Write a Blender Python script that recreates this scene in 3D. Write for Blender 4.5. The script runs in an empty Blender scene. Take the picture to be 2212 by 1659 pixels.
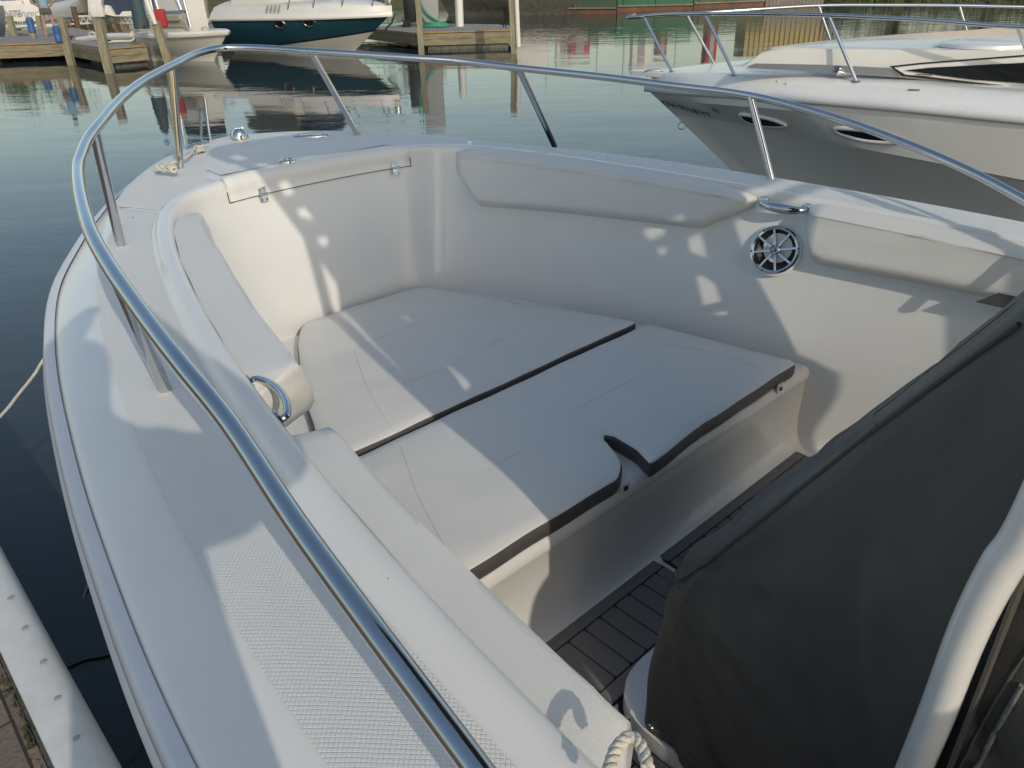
import bpy, bmesh, math, random
from mathutils import Vector, Matrix
from mathutils.bvhtree import BVHTree
from mathutils.geometry import delaunay_2d_cdt
from mathutils import noise as NZ
random.seed(7)
S=bpy.context.scene
COL=S.collection
PI=math.pi
rad=math.radians
# ------------------------------------------------------------------ camera
H=2.3; PITCH=28.3; ROLL=1.3; F=1661.0; CX=1106.0; CY=829.5
p_=rad(PITCH); r_=rad(ROLL)
FW=Vector((0,math.cos(p_),-math.sin(p_))); RT=Vector((1,0,0)); UP=RT.cross(FW)
RT2=math.cos(r_)*RT-math.sin(r_)*UP; UP2=math.sin(r_)*RT+math.cos(r_)*UP
CAMP=Vector((0,0,H))
def ray(u,v): return (FW+RT2*((u-CX)/F)-UP2*((v-CY)/F))
def U(u,v,z):
    d=ray(u,v); return CAMP+d*((z-H)/d.z)
def V(u,v,Y):
    d=ray(u,v); return CAMP+d*(Y/d.y)
cd=bpy.data.cameras.new('camera'); cam=bpy.data.objects.new('camera',cd); COL.objects.link(cam)
m=Matrix((( RT2.x,UP2.x,-FW.x,0),(RT2.y,UP2.y,-FW.y,0),(RT2.z,UP2.z,-FW.z,H),(0,0,0,1)))
cam.matrix_world=m
cd.sensor_width=36; cd.lens=36*F/2212; cd.clip_start=.02; cd.clip_end=5000
S.camera=cam
# ------------------------------------------------------------------ boat frame
Ld=Vector((-.67651725,.73642678,0)); Td=Vector((.73642678,.67651725,0)); OB=Vector((.146,1.99,0))
BM=Matrix.Translation(OB)@Matrix.Rotation(math.atan2(Ld.y,Ld.x),4,'Z')
def P(L,T,z): return Vector((L,-T,z))             # boat local coordinates of an object
def W(L,T,z): return OB+Ld*L+Td*T+Vector((0,0,z))
def toLTz(w):
    d=w-OB; return (d.dot(Ld),d.dot(Td),w.z)
def sheer(L): return 1.63+.04*L
def UL(u,v,dz=0):
    z=1.65
    for i in range(25):
        L,T,z0=toLTz(U(u,v,z+dz)); z=sheer(L)
    return (L,T,z+dz)
def UZ(u,v,z): return toLTz(U(u,v,z))
def UT(u,v,T):
    d=ray(u,v); k=(T-(CAMP-OB).dot(Td))/d.dot(Td); return toLTz(CAMP+d*k)
def ULL(u,v,L):
    d=ray(u,v); k=(L-(CAMP-OB).dot(Ld))/d.dot(Ld); return toLTz(CAMP+d*k)
# ------------------------------------------------------------------ materials
def newmat(name):
    m=bpy.data.materials.new(name); m.use_nodes=True
    nt=m.node_tree; b=nt.nodes['Principled BSDF']; return m,nt,b
def N(nt,t,**k):
    n=nt.nodes.new(t)
    for a,v in k.items():
        if a in n.inputs: n.inputs[a].default_value=v
        else: setattr(n,a,v)
    return n
def mat(name,col,rough=.5,metal=0,noise=0,nscale=8,bump=0,bscale=60,coat=0,spec=None,speck=0,btype='noise',bdist=.002,col2=None,tscale=(1,1,1)):
    m,nt,b=newmat(name); L=nt.links
    b.inputs['Roughness'].default_value=rough; b.inputs['Metallic'].default_value=metal
    if coat: b.inputs['Coat Weight'].default_value=coat; b.inputs['Coat Roughness'].default_value=.08
    if spec is not None: b.inputs['Specular IOR Level'].default_value=spec
    tc=N(nt,'ShaderNodeTexCoord'); mp=N(nt,'ShaderNodeMapping'); mp.inputs['Scale'].default_value=tscale
    L.new(tc.outputs['Object'],mp.inputs['Vector'])
    c=(col[0],col[1],col[2],1)
    b.inputs['Base Color'].default_value=c
    cur=None
    if noise:
        n=N(nt,'ShaderNodeTexNoise'); n.inputs['Scale'].default_value=nscale; n.inputs['Detail'].default_value=6; n.inputs['Roughness'].default_value=.65
        L.new(mp.outputs[0],n.inputs['Vector'])
        r=N(nt,'ShaderNodeValToRGB'); r.color_ramp.elements[0].position=.3; r.color_ramp.elements[1].position=.72
        c2=col2 if col2 else tuple(x*(1-noise) for x in col)
        r.color_ramp.elements[0].color=(c2[0],c2[1],c2[2],1); r.color_ramp.elements[1].color=c
        L.new(n.outputs['Fac'],r.inputs['Fac']); cur=r.outputs['Color']
        rr=N(nt,'ShaderNodeMapRange'); rr.inputs['To Min'].default_value=max(.02,rough-.06); rr.inputs['To Max'].default_value=min(1,rough+.1)
        L.new(n.outputs['Fac'],rr.inputs['Value']); L.new(rr.outputs[0],b.inputs['Roughness'])
    if speck:
        v=N(nt,'ShaderNodeTexVoronoi'); v.inputs['Scale'].default_value=speck; L.new(mp.outputs[0],v.inputs['Vector'])
        n2=N(nt,'ShaderNodeTexWhiteNoise'); L.new(v.outputs['Position'],n2.inputs['Vector'])
        lt=N(nt,'ShaderNodeMath',operation='LESS_THAN'); L.new(v.outputs['Distance'],lt.inputs[0])
        ml=N(nt,'ShaderNodeMath',operation='POWER'); L.new(n2.outputs['Value'],ml.inputs[0]); ml.inputs[1].default_value=6
        m2=N(nt,'ShaderNodeMath',operation='MULTIPLY'); L.new(ml.outputs[0],m2.inputs[0]); m2.inputs[1].default_value=.045
        L.new(m2.outputs[0],lt.inputs[1])
        mx=N(nt,'ShaderNodeMix',data_type='RGBA'); L.new(lt.outputs[0],mx.inputs['Factor'])
        if cur: L.new(cur,mx.inputs['A'])
        else: mx.inputs['A'].default_value=c
        mx.inputs['B'].default_value=(.12,.10,.09,1); cur=mx.outputs['Result']
    if cur: L.new(cur,b.inputs['Base Color'])
    if bump:
        if btype=='noise':
            n=N(nt,'ShaderNodeTexNoise'); n.inputs['Scale'].default_value=bscale; n.inputs['Detail'].default_value=5; h=n.outputs['Fac']; L.new(mp.outputs[0],n.inputs['Vector'])
        elif btype=='voronoi':
            n=N(nt,'ShaderNodeTexVoronoi',feature='DISTANCE_TO_EDGE'); n.inputs['Scale'].default_value=bscale; n0=N(nt,'ShaderNodeTexNoise'); n0.inputs['Scale'].default_value=bscale*.6
            L.new(mp.outputs[0],n0.inputs['Vector']); mm=N(nt,'ShaderNodeMix',data_type='RGBA'); mm.inputs['Factor'].default_value=.012
            L.new(mp.outputs[0],mm.inputs['A']); L.new(n0.outputs['Color'],mm.inputs['B']); L.new(mm.outputs['Result'],n.inputs['Vector'])
            mr=N(nt,'ShaderNodeMapRange'); mr.inputs['From Max'].default_value=.35; L.new(n.outputs['Distance'],mr.inputs['Value']); h=mr.outputs[0]
        elif btype=='diamond':
            sx=N(nt,'ShaderNodeSeparateXYZ'); L.new(mp.outputs[0],sx.inputs[0])
            a=N(nt,'ShaderNodeMath',operation='ADD'); s=N(nt,'ShaderNodeMath',operation='SUBTRACT')
            L.new(sx.outputs[0],a.inputs[0]);L.new(sx.outputs[1],a.inputs[1]);L.new(sx.outputs[0],s.inputs[0]);L.new(sx.outputs[1],s.inputs[1])
            hs=[]
            for q in (a,s):
                k=N(nt,'ShaderNodeMath',operation='MULTIPLY'); k.inputs[1].default_value=bscale; L.new(q.outputs[0],k.inputs[0])
                w=N(nt,'ShaderNodeMath',operation='SINE'); L.new(k.outputs[0],w.inputs[0])
                ab=N(nt,'ShaderNodeMath',operation='ABSOLUTE'); L.new(w.outputs[0],ab.inputs[0]); hs.append(ab)
            mi=N(nt,'ShaderNodeMath',operation='MINIMUM'); L.new(hs[0].outputs[0],mi.inputs[0]); L.new(hs[1].outputs[0],mi.inputs[1])
            cl=N(nt,'ShaderNodeMath',operation='MINIMUM'); cl.inputs[1].default_value=.55; L.new(mi.outputs[0],cl.inputs[0]); h=cl.outputs[0]
        bp=N(nt,'ShaderNodeBump'); bp.inputs['Strength'].default_value=bump; bp.inputs['Distance'].default_value=bdist
        L.new(h,bp.inputs['Height']); L.new(bp.outputs[0],b.inputs['Normal'])
    return m
M={}
M['gel']=mat('gelcoat_white',(.77,.765,.735),.22,noise=.06,nscale=3.2,coat=.35,speck=14)
M['hull']=mat('hull_white',(.78,.775,.75),.3,coat=.25)
M['nonskid']=mat('nonskid',(.73,.735,.71),.5,noise=.05,nscale=6,bump=.55,btype='diamond',bscale=400,bdist=.0022,speck=7)
M['leather']=mat('vinyl_white',(.74,.735,.70),.42,noise=.04,nscale=7,bump=.5,btype='voronoi',bscale=300,bdist=.0007)
M['leather2']=mat('vinyl_cushion',(.73,.72,.675),.4,noise=.05,nscale=4,bump=.35,btype='noise',bscale=220,bdist=.001,speck=17)
M['greyband']=mat('vinyl_charcoal',(.085,.08,.08),.5,noise=.15,nscale=20,bump=.4,bscale=300,bdist=.001)
M['chrome']=mat('stainless',(.62,.625,.63),.07,1,noise=.05,nscale=25)
M['chromedark']=mat('stainless_dull',(.62,.61,.57),.25,1)
M['dark']=mat('dark_plastic',(.012,.012,.014),.4)
M['cone']=mat('speaker_cone',(.014,.013,.012),.45,noise=.5,nscale=30)
M['rubber']=mat('rubrail',(.72,.73,.74),.4,noise=.08,nscale=9)
M['cover']=mat('black_canvas',(.100,.094,.083),.6,noise=.28,nscale=4,bump=.8,bscale=260,bdist=.0012,speck=9)
M['zip']=mat('zip_grey',(.2,.2,.19),.6,bump=.8,bscale=400)
M['white']=mat('powder_white',(.8,.79,.76),.2,coat=.5,noise=.03,nscale=6)
M['matgrey']=mat('foam_grey',(.20,.185,.175),.85,noise=.1,nscale=30,bump=.3,bscale=300,bdist=.001)
M['matblack']=mat('foam_black',(.015,.015,.016),.8)
M['rope']=mat('rope_white',(.68,.65,.55),.8,noise=.25,nscale=60,bump=1,bscale=220,bdist=.003,tscale=(1,1,1))
M['seam']=mat('seam_thread',(.5,.5,.48),.7)
M['capline']=mat('gap_dark',(.05,.045,.04),.8)
M['bark']=mat('bark',(.10,.075,.05),.9,noise=.4,nscale=5,bump=.6,bscale=12,bdist=.03)
M['wood']=mat('weathered_wood',(.30,.26,.17),.85,noise=.45,nscale=2.2,bump=.5,bscale=14,bdist=.01,tscale=(1,1,6),col2=(.14,.125,.075))
M['post']=mat('post_wood',(.34,.31,.22),.9,noise=.5,nscale=3,bump=.6,bscale=14,bdist=.01,tscale=(6,6,1),col2=(.17,.16,.10))
M['deckwood']=mat('deck_boards',(.30,.275,.25),.9,noise=.25,nscale=3)
M['trimwood']=mat('trim_wood',(.42,.27,.10),.8,noise=.4,nscale=4)
M['float']=mat('float_plastic',(.05,.055,.05),.5,noise=.5,nscale=4,col2=(.12,.12,.10))
M['fwhite']=mat('far_white',(.68,.67,.63),.3,noise=.08,nscale=2)
M['fgrey']=mat('far_grey',(.33,.34,.35),.4,noise=.1,nscale=2)
M['teal']=mat('teal_hull',(.020,.082,.118),.18,noise=.25,nscale=.9,coat=.5)
M['black']=mat('black_paint',(.015,.015,.017),.3)
M['beige']=mat('beige_vinyl',(.40,.37,.29),.6)
M['glass']=mat('tinted_glass',(.012,.013,.015),.08)
M['alu']=mat('aluminium_tube',(.55,.62,.72),.22,1)
M['bluev']=mat('blue_vinyl',(.03,.12,.30),.45)
M['navy']=mat('navy_canvas',(.035,.05,.10),.8,noise=.3,nscale=1)
M['green']=mat('barge_green',(.03,.10,.055),.7,noise=.6,nscale=1.3,col2=(.09,.085,.05),bump=.3,bscale=3,bdist=.02)
M['green2']=mat('barge_green_bright',(.02,.13,.06),.6,noise=.35,nscale=.8)
M['rust']=mat('rust',(.20,.095,.06),.85,noise=.5,nscale=1.6,col2=(.07,.06,.04))
M['red']=mat('red_paint',(.42,.03,.035),.5,noise=.2,nscale=1)
M['yellow']=mat('yellow_paint',(.42,.33,.13),.6,noise=.15,nscale=.8)
M['stone']=mat('stone',(.26,.24,.20),.9,noise=.4,nscale=2,bump=.5,bscale=4,bdist=.05)
M['hose']=mat('hose_green',(.05,.26,.16),.5)
M['bluehose']=mat('hose_blue',(.25,.42,.42),.5)
M['skin']=mat('skin',(.36,.22,.155),.55,noise=.1,nscale=10)
M['shirt']=mat('shirt_blue',(.22,.37,.50),.85,noise=.15,nscale=7,bump=.5,bscale=25,bdist=.01)
M['shorts']=mat('shorts_grey',(.10,.09,.095),.85,noise=.15,nscale=9)
M['hair']=mat('hair_brown',(.05,.03,.02),.6,bump=.5,bscale=80)
M['darkcloth']=mat('dark_cloth',(.05,.06,.09),.8)
M['sandal']=mat('sandal_tan',(.35,.28,.2),.7)
M['grass']=mat('grass_bank',(.05,.075,.02),.95,noise=.6,nscale=1.2,col2=(.10,.085,.045))
M['leaf']=mat('foliage',(.055,.085,.022),.6,noise=.5,nscale=1.5,col2=(.02,.04,.01))
M['leaf2']=mat('foliage_pale',(.11,.13,.04),.6,noise=.4,nscale=1.5)
M['moss']=mat('moss',(.06,.09,.02),.95,noise=.7,nscale=40,bump=1,bscale=90,bdist=.01)
M['ink']=mat('ink_navy',(.012,.03,.075),.5)
M['lime']=mat('decal_lime',(.28,.36,.10),.5)
M['washed']=mat('clear_vinyl_black',(.02,.02,.02),.5)
M['concrete']=mat('concrete_edge',(.10,.10,.095),.9,noise=.5,nscale=12,bump=.8,bscale=40,bdist=.01)
def brick():
    m,nt,b=newmat('brick_pavers'); L=nt.links
    tc=N(nt,'ShaderNodeTexCoord'); mp=N(nt,'ShaderNodeMapping'); L.new(tc.outputs['Object'],mp.inputs[0])
    br=N(nt,'ShaderNodeTexBrick'); br.inputs['Scale'].default_value=1; br.inputs['Brick Width'].default_value=.215; br.inputs['Row Height'].default_value=.125
    br.inputs['Mortar Size'].default_value=.0035; br.inputs['Color1'].default_value=(.20,.15,.12,1); br.inputs['Color2'].default_value=(.15,.115,.10,1); br.inputs['Mortar'].default_value=(.035,.03,.025,1)
    L.new(mp.outputs[0],br.inputs['Vector'])
    n=N(nt,'ShaderNodeTexNoise'); n.inputs['Scale'].default_value=90; n.inputs['Detail'].default_value=8; L.new(mp.outputs[0],n.inputs['Vector'])
    mx=N(nt,'ShaderNodeMix',data_type='RGBA',blend_type='MULTIPLY'); mx.inputs['Factor'].default_value=.7
    L.new(br.outputs['Color'],mx.inputs['A']); r=N(nt,'ShaderNodeMapRange'); r.inputs['To Min'].default_value=.55; r.inputs['To Max'].default_value=1.35; L.new(n.outputs['Fac'],r.inputs['Value'])
    L.new(r.outputs[0],mx.inputs['B']); L.new(mx.outputs['Result'],b.inputs['Base Color']); b.inputs['Roughness'].default_value=.9
    sm=N(nt,'ShaderNodeMath',operation='SUBTRACT'); L.new(n.outputs['Fac'],sm.inputs[0]); L.new(br.outputs['Fac'],sm.inputs[1])
    bp=N(nt,'ShaderNodeBump'); bp.inputs['Distance'].default_value=.004; L.new(sm.outputs[0],bp.inputs['Height']); L.new(bp.outputs[0],b.inputs['Normal'])
    return m
M['brick']=brick()
def water():
    m,nt,b=newmat('harbour_water'); L=nt.links
    b.inputs['Base Color'].default_value=(.030,.040,.043,1); b.inputs['Roughness'].default_value=.03; b.inputs['IOR'].default_value=1.36
    tc=N(nt,'ShaderNodeTexCoord')
    mp=N(nt,'ShaderNodeMapping'); mp.inputs['Scale'].default_value=(.55,1.5,1); mp.inputs['Rotation'].default_value=(0,0,.12); L.new(tc.outputs['Object'],mp.inputs[0])
    n=N(nt,'ShaderNodeTexNoise'); n.inputs['Scale'].default_value=1.3; n.inputs['Detail'].default_value=2.5; L.new(mp.outputs[0],n.inputs['Vector'])
    n2=N(nt,'ShaderNodeTexNoise'); n2.inputs['Scale'].default_value=.22; n2.inputs['Detail'].default_value=2; L.new(mp.outputs[0],n2.inputs['Vector'])
    n3=N(nt,'ShaderNodeTexNoise'); n3.inputs['Scale'].default_value=6; n3.inputs['Detail'].default_value=2; L.new(mp.outputs[0],n3.inputs['Vector'])
    # calm near the quay, breezier patches further out
    sp=N(nt,'ShaderNodeSeparateXYZ'); L.new(tc.outputs['Object'],sp.inputs[0])
    mr=N(nt,'ShaderNodeMapRange'); mr.inputs['From Min'].default_value=24; mr.inputs['From Max'].default_value=46; mr.inputs['To Min'].default_value=.12; mr.inputs['To Max'].default_value=1.0; L.new(sp.outputs[1],mr.inputs['Value'])
    a=N(nt,'ShaderNodeMath',operation='MULTIPLY'); L.new(n.outputs['Fac'],a.inputs[0]); L.new(mr.outputs[0],a.inputs[1])
    a3=N(nt,'ShaderNodeMath',operation='MULTIPLY_ADD'); L.new(n3.outputs['Fac'],a3.inputs[0]); a3.inputs[1].default_value=.035; L.new(a.outputs[0],a3.inputs[2])
    bp=N(nt,'ShaderNodeBump'); bp.inputs['Distance'].default_value=.027; bp.inputs['Strength'].default_value=1
    L.new(a3.outputs[0],bp.inputs['Height'])
    bp2=N(nt,'ShaderNodeBump'); bp2.inputs['Distance'].default_value=.02; L.new(n2.outputs['Fac'],bp2.inputs['Height']); L.new(bp.outputs[0],bp2.inputs['Normal'])
    L.new(bp2.outputs[0],b.inputs['Normal'])
    return m
M['water']=water()
# ------------------------------------------------------------------ object helpers
def tag(o,label=None,cat=None,group=None,kind=None):
    if label: o['label']=label
    if cat: o['category']=cat
    if group: o['group']=group
    if kind: o['kind']=kind
    return o
def empty(name,loc=(0,0,0),rz=0,**k):
    o=bpy.data.objects.new(name,None); COL.objects.link(o); o.location=loc; o.rotation_euler=(0,0,rz); o.empty_display_size=.1
    return tag(o,**k)
def link(name,me,parent=None,**k):
    o=bpy.data.objects.new(name,me); COL.objects.link(o)
    if parent: o.parent=parent
    return tag(o,**k)
def mesh(name,vs,fs,mt,parent=None,smooth=True,auto=40,**k):
    me=bpy.data.meshes.new(name); me.from_pydata([tuple(v) for v in vs],[],fs); me.update()
    for q in (mt if isinstance(mt,list) else [mt]): me.materials.append(q)
    bm=bmesh.new(); bm.from_mesh(me); bmesh.ops.recalc_face_normals(bm,faces=bm.faces); 
    if smooth:
        for f in bm.faces: f.smooth=True
        for e in bm.edges:
            if len(e.link_faces)==2 and e.calc_face_angle(0)>rad(auto): e.smooth=False
    bm.to_mesh(me); bm.free()
    return link(name,me,parent,**k)
def bmobj(name,bm,mt,parent=None,smooth=True,auto=40,**k):
    bmesh.ops.recalc_face_normals(bm,faces=bm.faces)
    for f in bm.faces: f.smooth=smooth
    if smooth:
        for e in bm.edges:
            if len(e.link_faces)==2 and e.calc_face_angle(0)>rad(auto): e.smooth=False
    me=bpy.data.meshes.new(name); bm.to_mesh(me); bm.free()
    for q in (mt if isinstance(mt,list) else [mt]): me.materials.append(q)
    return link(name,me,parent,**k)
def catmull(pts,n=8,closed=False):
    pts=[Vector(p) for p in pts]; out=[]; c=len(pts)
    rng=range(c if closed else c-1)
    for i in rng:
        if closed: a,b,d,e=pts[(i-1)%c],pts[i],pts[(i+1)%c],pts[(i+2)%c]
        else: a,b,d,e=pts[max(i-1,0)],pts[i],pts[i+1],pts[min(i+2,c-1)]
        for j in range(n):
            t=j/n; out.append(.5*((2*b)+(d-a)*t+(2*a-5*b+4*d-e)*t*t+(3*b-a-3*d+e)*t**3))
    if not closed: out.append(pts[-1])
    return out
def tube_geo(pts,r,n=12,vs=None,fs=None,cap=True):
    """sweep; r float or list"""
    vs=[] if vs is None else vs; fs=[] if fs is None else fs
    base=len(vs); pts=[Vector(p) for p in pts]; k=len(pts)
    t=(pts[1]-pts[0]).normalized(); u=t.orthogonal().normalized()
    for i in range(k):
        if i==0: tt=pts[1]-pts[0]
        elif i==k-1: tt=pts[-1]-pts[-2]
        else: tt=pts[i+1]-pts[i-1]
        tt.normalize(); u=(u-tt*u.dot(tt)).normalized(); w=tt.cross(u)
        rr=r[i] if isinstance(r,(list,tuple)) else r
        for j in range(n):
            a=2*PI*j/n; vs.append(pts[i]+u*math.cos(a)*rr+w*math.sin(a)*rr)
    for i in range(k-1):
        for j in range(n):
            a=base+i*n+j; b=base+i*n+(j+1)%n; fs.append((a,b,b+n,a+n))
    if cap:
        fs.append(tuple(base+j for j in range(n))); fs.append(tuple(base+(k-1)*n+j for j in range(n)))
    return vs,fs
def tube(name,pts,r,mt,parent=None,n=12,**k):
    vs,fs=tube_geo(pts,r,n); return mesh(name,vs,fs,mt,parent,auto=60,**k)
def grid(name,rows,mt,parent=None,closed=False,smooth=True,auto=40,**k):
    vs=[];fs=[];n=len(rows[0])
    for r in rows: vs+=list(r)
    for i in range(len(rows)-1):
        for j in range(n-1 if not closed else n):
            a=i*n+j;b=i*n+(j+1)%n; fs.append((a,b,b+n,a+n))
    return mesh(name,vs,fs,mt,parent,smooth,auto,**k)
def box_bm(bm,size,mtx=None,bev=0,seg=2):
    r=bmesh.ops.create_cube(bm,size=1); vs=r['verts']
    bmesh.ops.scale(bm,vec=size,verts=vs)
    if bev:
        es=list({e for v in vs for e in v.link_edges}); rr=bmesh.ops.bevel(bm,geom=es,offset=bev,segments=seg,affect='EDGES',profile=.7); vs=list({v for f in rr['faces'] for v in f.verts}|{v for v in vs if v.is_valid})
    if mtx is not None: bmesh.ops.transform(bm,matrix=mtx,verts=vs)
    return vs
def box(name,c,size,mt,parent=None,rz=0,bev=0,mtx=None,**k):
    bm=bmesh.new(); mm=mtx if mtx is not None else Matrix.Translation(c)@Matrix.Rotation(rz,4,'Z')
    box_bm(bm,size,mm,bev); return bmobj(name,bm,mt,parent,auto=30,**k)
def prism(name,outline,z0,z1,mt,parent=None,bev=0,topmat=0,sidemat=0,**k):
    """outline list of (x,y) object coordinates"""
    bm=bmesh.new(); a=[bm.verts.new((x,y,z0)) for x,y in outline]; b=[bm.verts.new((x,y,z1)) for x,y in outline]
    bm.faces.new(a[::-1]); top=bm.faces.new(b); n=len(a)
    for i in range(n): bm.faces.new((a[i],a[(i+1)%n],b[(i+1)%n],b[i]))
    if bev:
        bmesh.ops.bevel(bm,geom=[e for e in top.edges],offset=bev,segments=3,affect='EDGES',profile=.6)
    bm.normal_update()
    for f in bm.faces: f.material_index=topmat if abs(f.normal.z)>.35 else sidemat
    return bmobj(name,bm,mt,parent,auto=35,**k)
def roundpoly(pts,r,seg=6):
    out=[];n=len(pts)
    for i in range(n):
        p=Vector(pts[i][:2]);a=Vector(pts[i-1][:2]);b=Vector(pts[(i+1)%n][:2]); rr=pts[i][2] if len(pts[i])>2 else r
        da=(a-p);db=(b-p); rr=min(rr,da.length*.48,db.length*.48); s=p+da.normalized()*rr; e=p+db.normalized()*rr
        for j in range(seg+1):
            t=j/seg; out.append(tuple((1-t)**2*s+2*t*(1-t)*p+t*t*e))
    return out
def basis(pos,n,up=Vector((0,0,1))):
    n=n.normalized(); x=up.cross(n)
    if x.length<1e-4: x=Vector((1,0,0))
    x.normalize(); y=n.cross(x)
    return Matrix(((x.x,y.x,n.x,pos.x),(x.y,y.y,n.y,pos.y),(x.z,y.z,n.z,pos.z),(0,0,0,1)))
def lathe_geo(prof,mtx,n=32,vs=None,fs=None):
    vs=[] if vs is None else vs; fs=[] if fs is None else fs; base=len(vs)
    for r,z in prof:
        for j in range(n):
            a=2*PI*j/n; vs.append(mtx@Vector((r*math.cos(a),r*math.sin(a),z)))
    for i in range(len(prof)-1):
        for j in range(n):
            a=base+i*n+j;b=base+i*n+(j+1)%n; fs.append((a,b,b+n,a+n))
    return vs,fs
def lathe(name,prof,mtx,mt,parent=None,n=32,**k):
    vs,fs=lathe_geo(prof,mtx,n); return mesh(name,vs,fs,mt,parent,auto=35,**k)
def text(name,body,mtx,size,mt,parent=None,ext=.002,shear=0,font_scale=1):
    cu=bpy.data.curves.new(name,'FONT'); cu.body=body; cu.size=size; cu.extrude=ext; cu.align_x='CENTER'; cu.align_y='CENTER'; cu.shear=shear; cu.space_character=font_scale
    o=bpy.data.objects.new(name,cu); COL.objects.link(o)
    dg=bpy.context.evaluated_depsgraph_get(); me=bpy.data.meshes.new_from_object(o.evaluated_get(dg)); bpy.data.objects.remove(o)
    me.transform(mtx); me.materials.clear(); me.materials.append(mt)
    return link(name,me,parent)
def inv(parent,w): return parent.matrix_world.inverted()@w if False else w
# ================================================================== MAIN BOAT
boat=empty('motorboat',OB,math.atan2(Ld.y,Ld.x),label='white open bow motorboat in the foreground with cushioned bow seats and stainless bow rail',cat='boat')
BI=BM.inverted()
def w2b(w): return BI@w
rows=[((-2.9,1.33),(-2.9,1.04),(-2.9,.90)),((-2.2,1.36),(-2.2,1.055),(-2.2,.92)),((-1.5,1.378),(-1.5,1.064),(-1.5,.94)),((-.76,1.363),(-.76,1.04),(-.80,.94)),((-.29,1.312),(-.27,.967),(-.29,.84)),((.1,1.245),(.05,.917),(.04,.77)),((.45,1.166),(.37,.846),(.33,.72)),
      ((.8,1.055),(.66,.77),(.62,.64)),((1.1,.91),(.91,.69),(.88,.555)),((1.35,.77),(1.10,.605),(1.05,.475)),((1.6,.60),(1.215,.49),(1.135,.36)),((1.82,.40),(1.262,.30),(1.15,.21)),((1.97,.21),(1.275,.14),(1.14,.09)),((2.05,.05),(1.278,.03),(1.14,.02))]
full=[(tuple((L,-T) for L,T in r)) for r in rows]+[(tuple((L,T*(1.03 if i==0 else 1.0)) for i,(L,T) in enumerate(r))) for r in rows[::-1]]
SUB=12
def cr(idx): return catmull([Vector((r[idx][0],r[idx][1],0)) for r in full],SUB)
Oc,Ic,Bc=cr(0),cr(1),cr(2); NU=len(Oc)
def relax(c,n):
    for _ in range(n): c=[c[0]]+[(c[i-1]+c[i]*2+c[i+1])/4 for i in range(1,len(c)-1)]+[c[-1]]
    return c
Ic=relax(Ic,90); Bc=relax(Bc,160); Oc=relax(Oc,6)
def ringpt(i,kind,val,z):
    """kind 'in' distance from inner lip towards outside; 'out' distance from outer edge; 'f' fraction"""
    o,c=Oc[i],Ic[i]; d=o-c; ln=d.length
    if kind=='in': q=c+d/ln*min(val,ln*.45)
    elif kind=='out': q=o-d/ln*min(val,ln*.45)
    else: q=c+d*val
    return q
def dk(q,dz,crown=True):
    b=.0
    if crown and q.x>1.2: b=.018*(1-min(1,abs(q.y)/.7))*min(1,(q.x-1.2)/.3)*max(0,min(1,(2.0-q.x)/.3))
    return P(q.x,q.y,sheer(q.x)+dz+b)
def wallpt(i,z):
    c,b=Ic[i],Bc[i]; zt=sheer(c.x)-.05; f=max(0,min(1.05,(zt-z)/(zt-1.10)))
    q=c.lerp(b,f); return P(q.x,q.y,z)
R=[]
R.append([P(Bc[i].x,Bc[i].y*.955,.786) for i in range(NU)])
R.append([P(Bc[i].x,Bc[i].y*.985,.80) for i in range(NU)])
R.append([P(Bc[i].x,Bc[i].y*1.0,.84) for i in range(NU)])
for z in (1.1,1.2,1.3,1.4,1.5): R.append([wallpt(i,z) for i in range(NU)])
for dz in (-.09,-.05): R.append([wallpt(i,sheer(Ic[i].x)+dz) for i in range(NU)])
for d,dz in ((.001,-.028),(.005,-.012),(.012,-.003),(.022,.0),(.036,.0),(.045,-.003),(.051,-.010),(.057,-.018),(.064,-.020)):
    R.append([dk(ringpt(i,'in',d,0),dz) for i in range(NU)])
for f in range(1,14): 
    R.append([dk(ringpt(i,'in',.066,0).lerp(ringpt(i,'out',.14,0),f/14),-.020) for i in range(NU)])
for d,dz in ((.14,-.020),(.115,-.022),(.085,-.030),(.055,-.041),(.03,-.052),(.015,-.062),(.008,-.075)):
    R.append([dk(ringpt(i,'out',d,0),dz,d>.1) for i in range(NU)])
deck=grid('deck',R,M['gel'],boat,auto=50)
bvh=BVHTree.FromPolygons([BM@v.co for v in deck.data.vertices],[tuple(p.vertices) for p in deck.data.polygons])
def hit(u,v,tree=None):
    d=ray(u,v).normalized(); loc,nr,idx,ds=(tree or bvh).ray_cast(CAMP,d)
    if loc is None: loc=U(u,v,1.6); nr=Vector((0,0,1))
    if nr.dot(d)>0: nr=-nr
    return loc,nr
def hb(u,v,tree=None):
    l,n=hit(u,v,tree); return BI@l,(BI.to_3x3()@n).normalized()
# hull sides
RH=[]
def hullrow(off,dz,fz):
    return [dk(ringpt(i,'out',0,0)+ (Oc[i]-Ic[i]).normalized()*off,dz,False) for i in range(NU)]
RH.append(hullrow(-.006,-.075,0)); RH.append(hullrow(.0,-.13,0))
for z,ky,rake in ((1.4,.985,.02),(1.15,.95,.08),(.85,.90,.2),(.55,.86,.36),(.25,.80,.56),(0,.74,.72),(-.3,.5,.95)):
    row=[]
    for i in range(NU):
        o=Oc[i]; bow=max(0,(o.x-.2)/1.85); row.append(P(o.x-rake*bow*bow,o.y*ky*(1-.25*bow*(1-ky)*2),z))
    RH.append(row)
grid('hull',RH,M['hull'],boat,auto=60)
RR=[]
for off,dz in ((-.014,-.060),(.002,-.058),(.009,-.064),(.012,-.078),(.007,-.083),(.013,-.090),(.020,-.10),(.021,-.115),(.012,-.128),(-.002,-.13)):
    RR.append(hullrow(off,dz,0))
grid('rub_rail',RR,M['rubber'],boat,auto=70)
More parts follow.
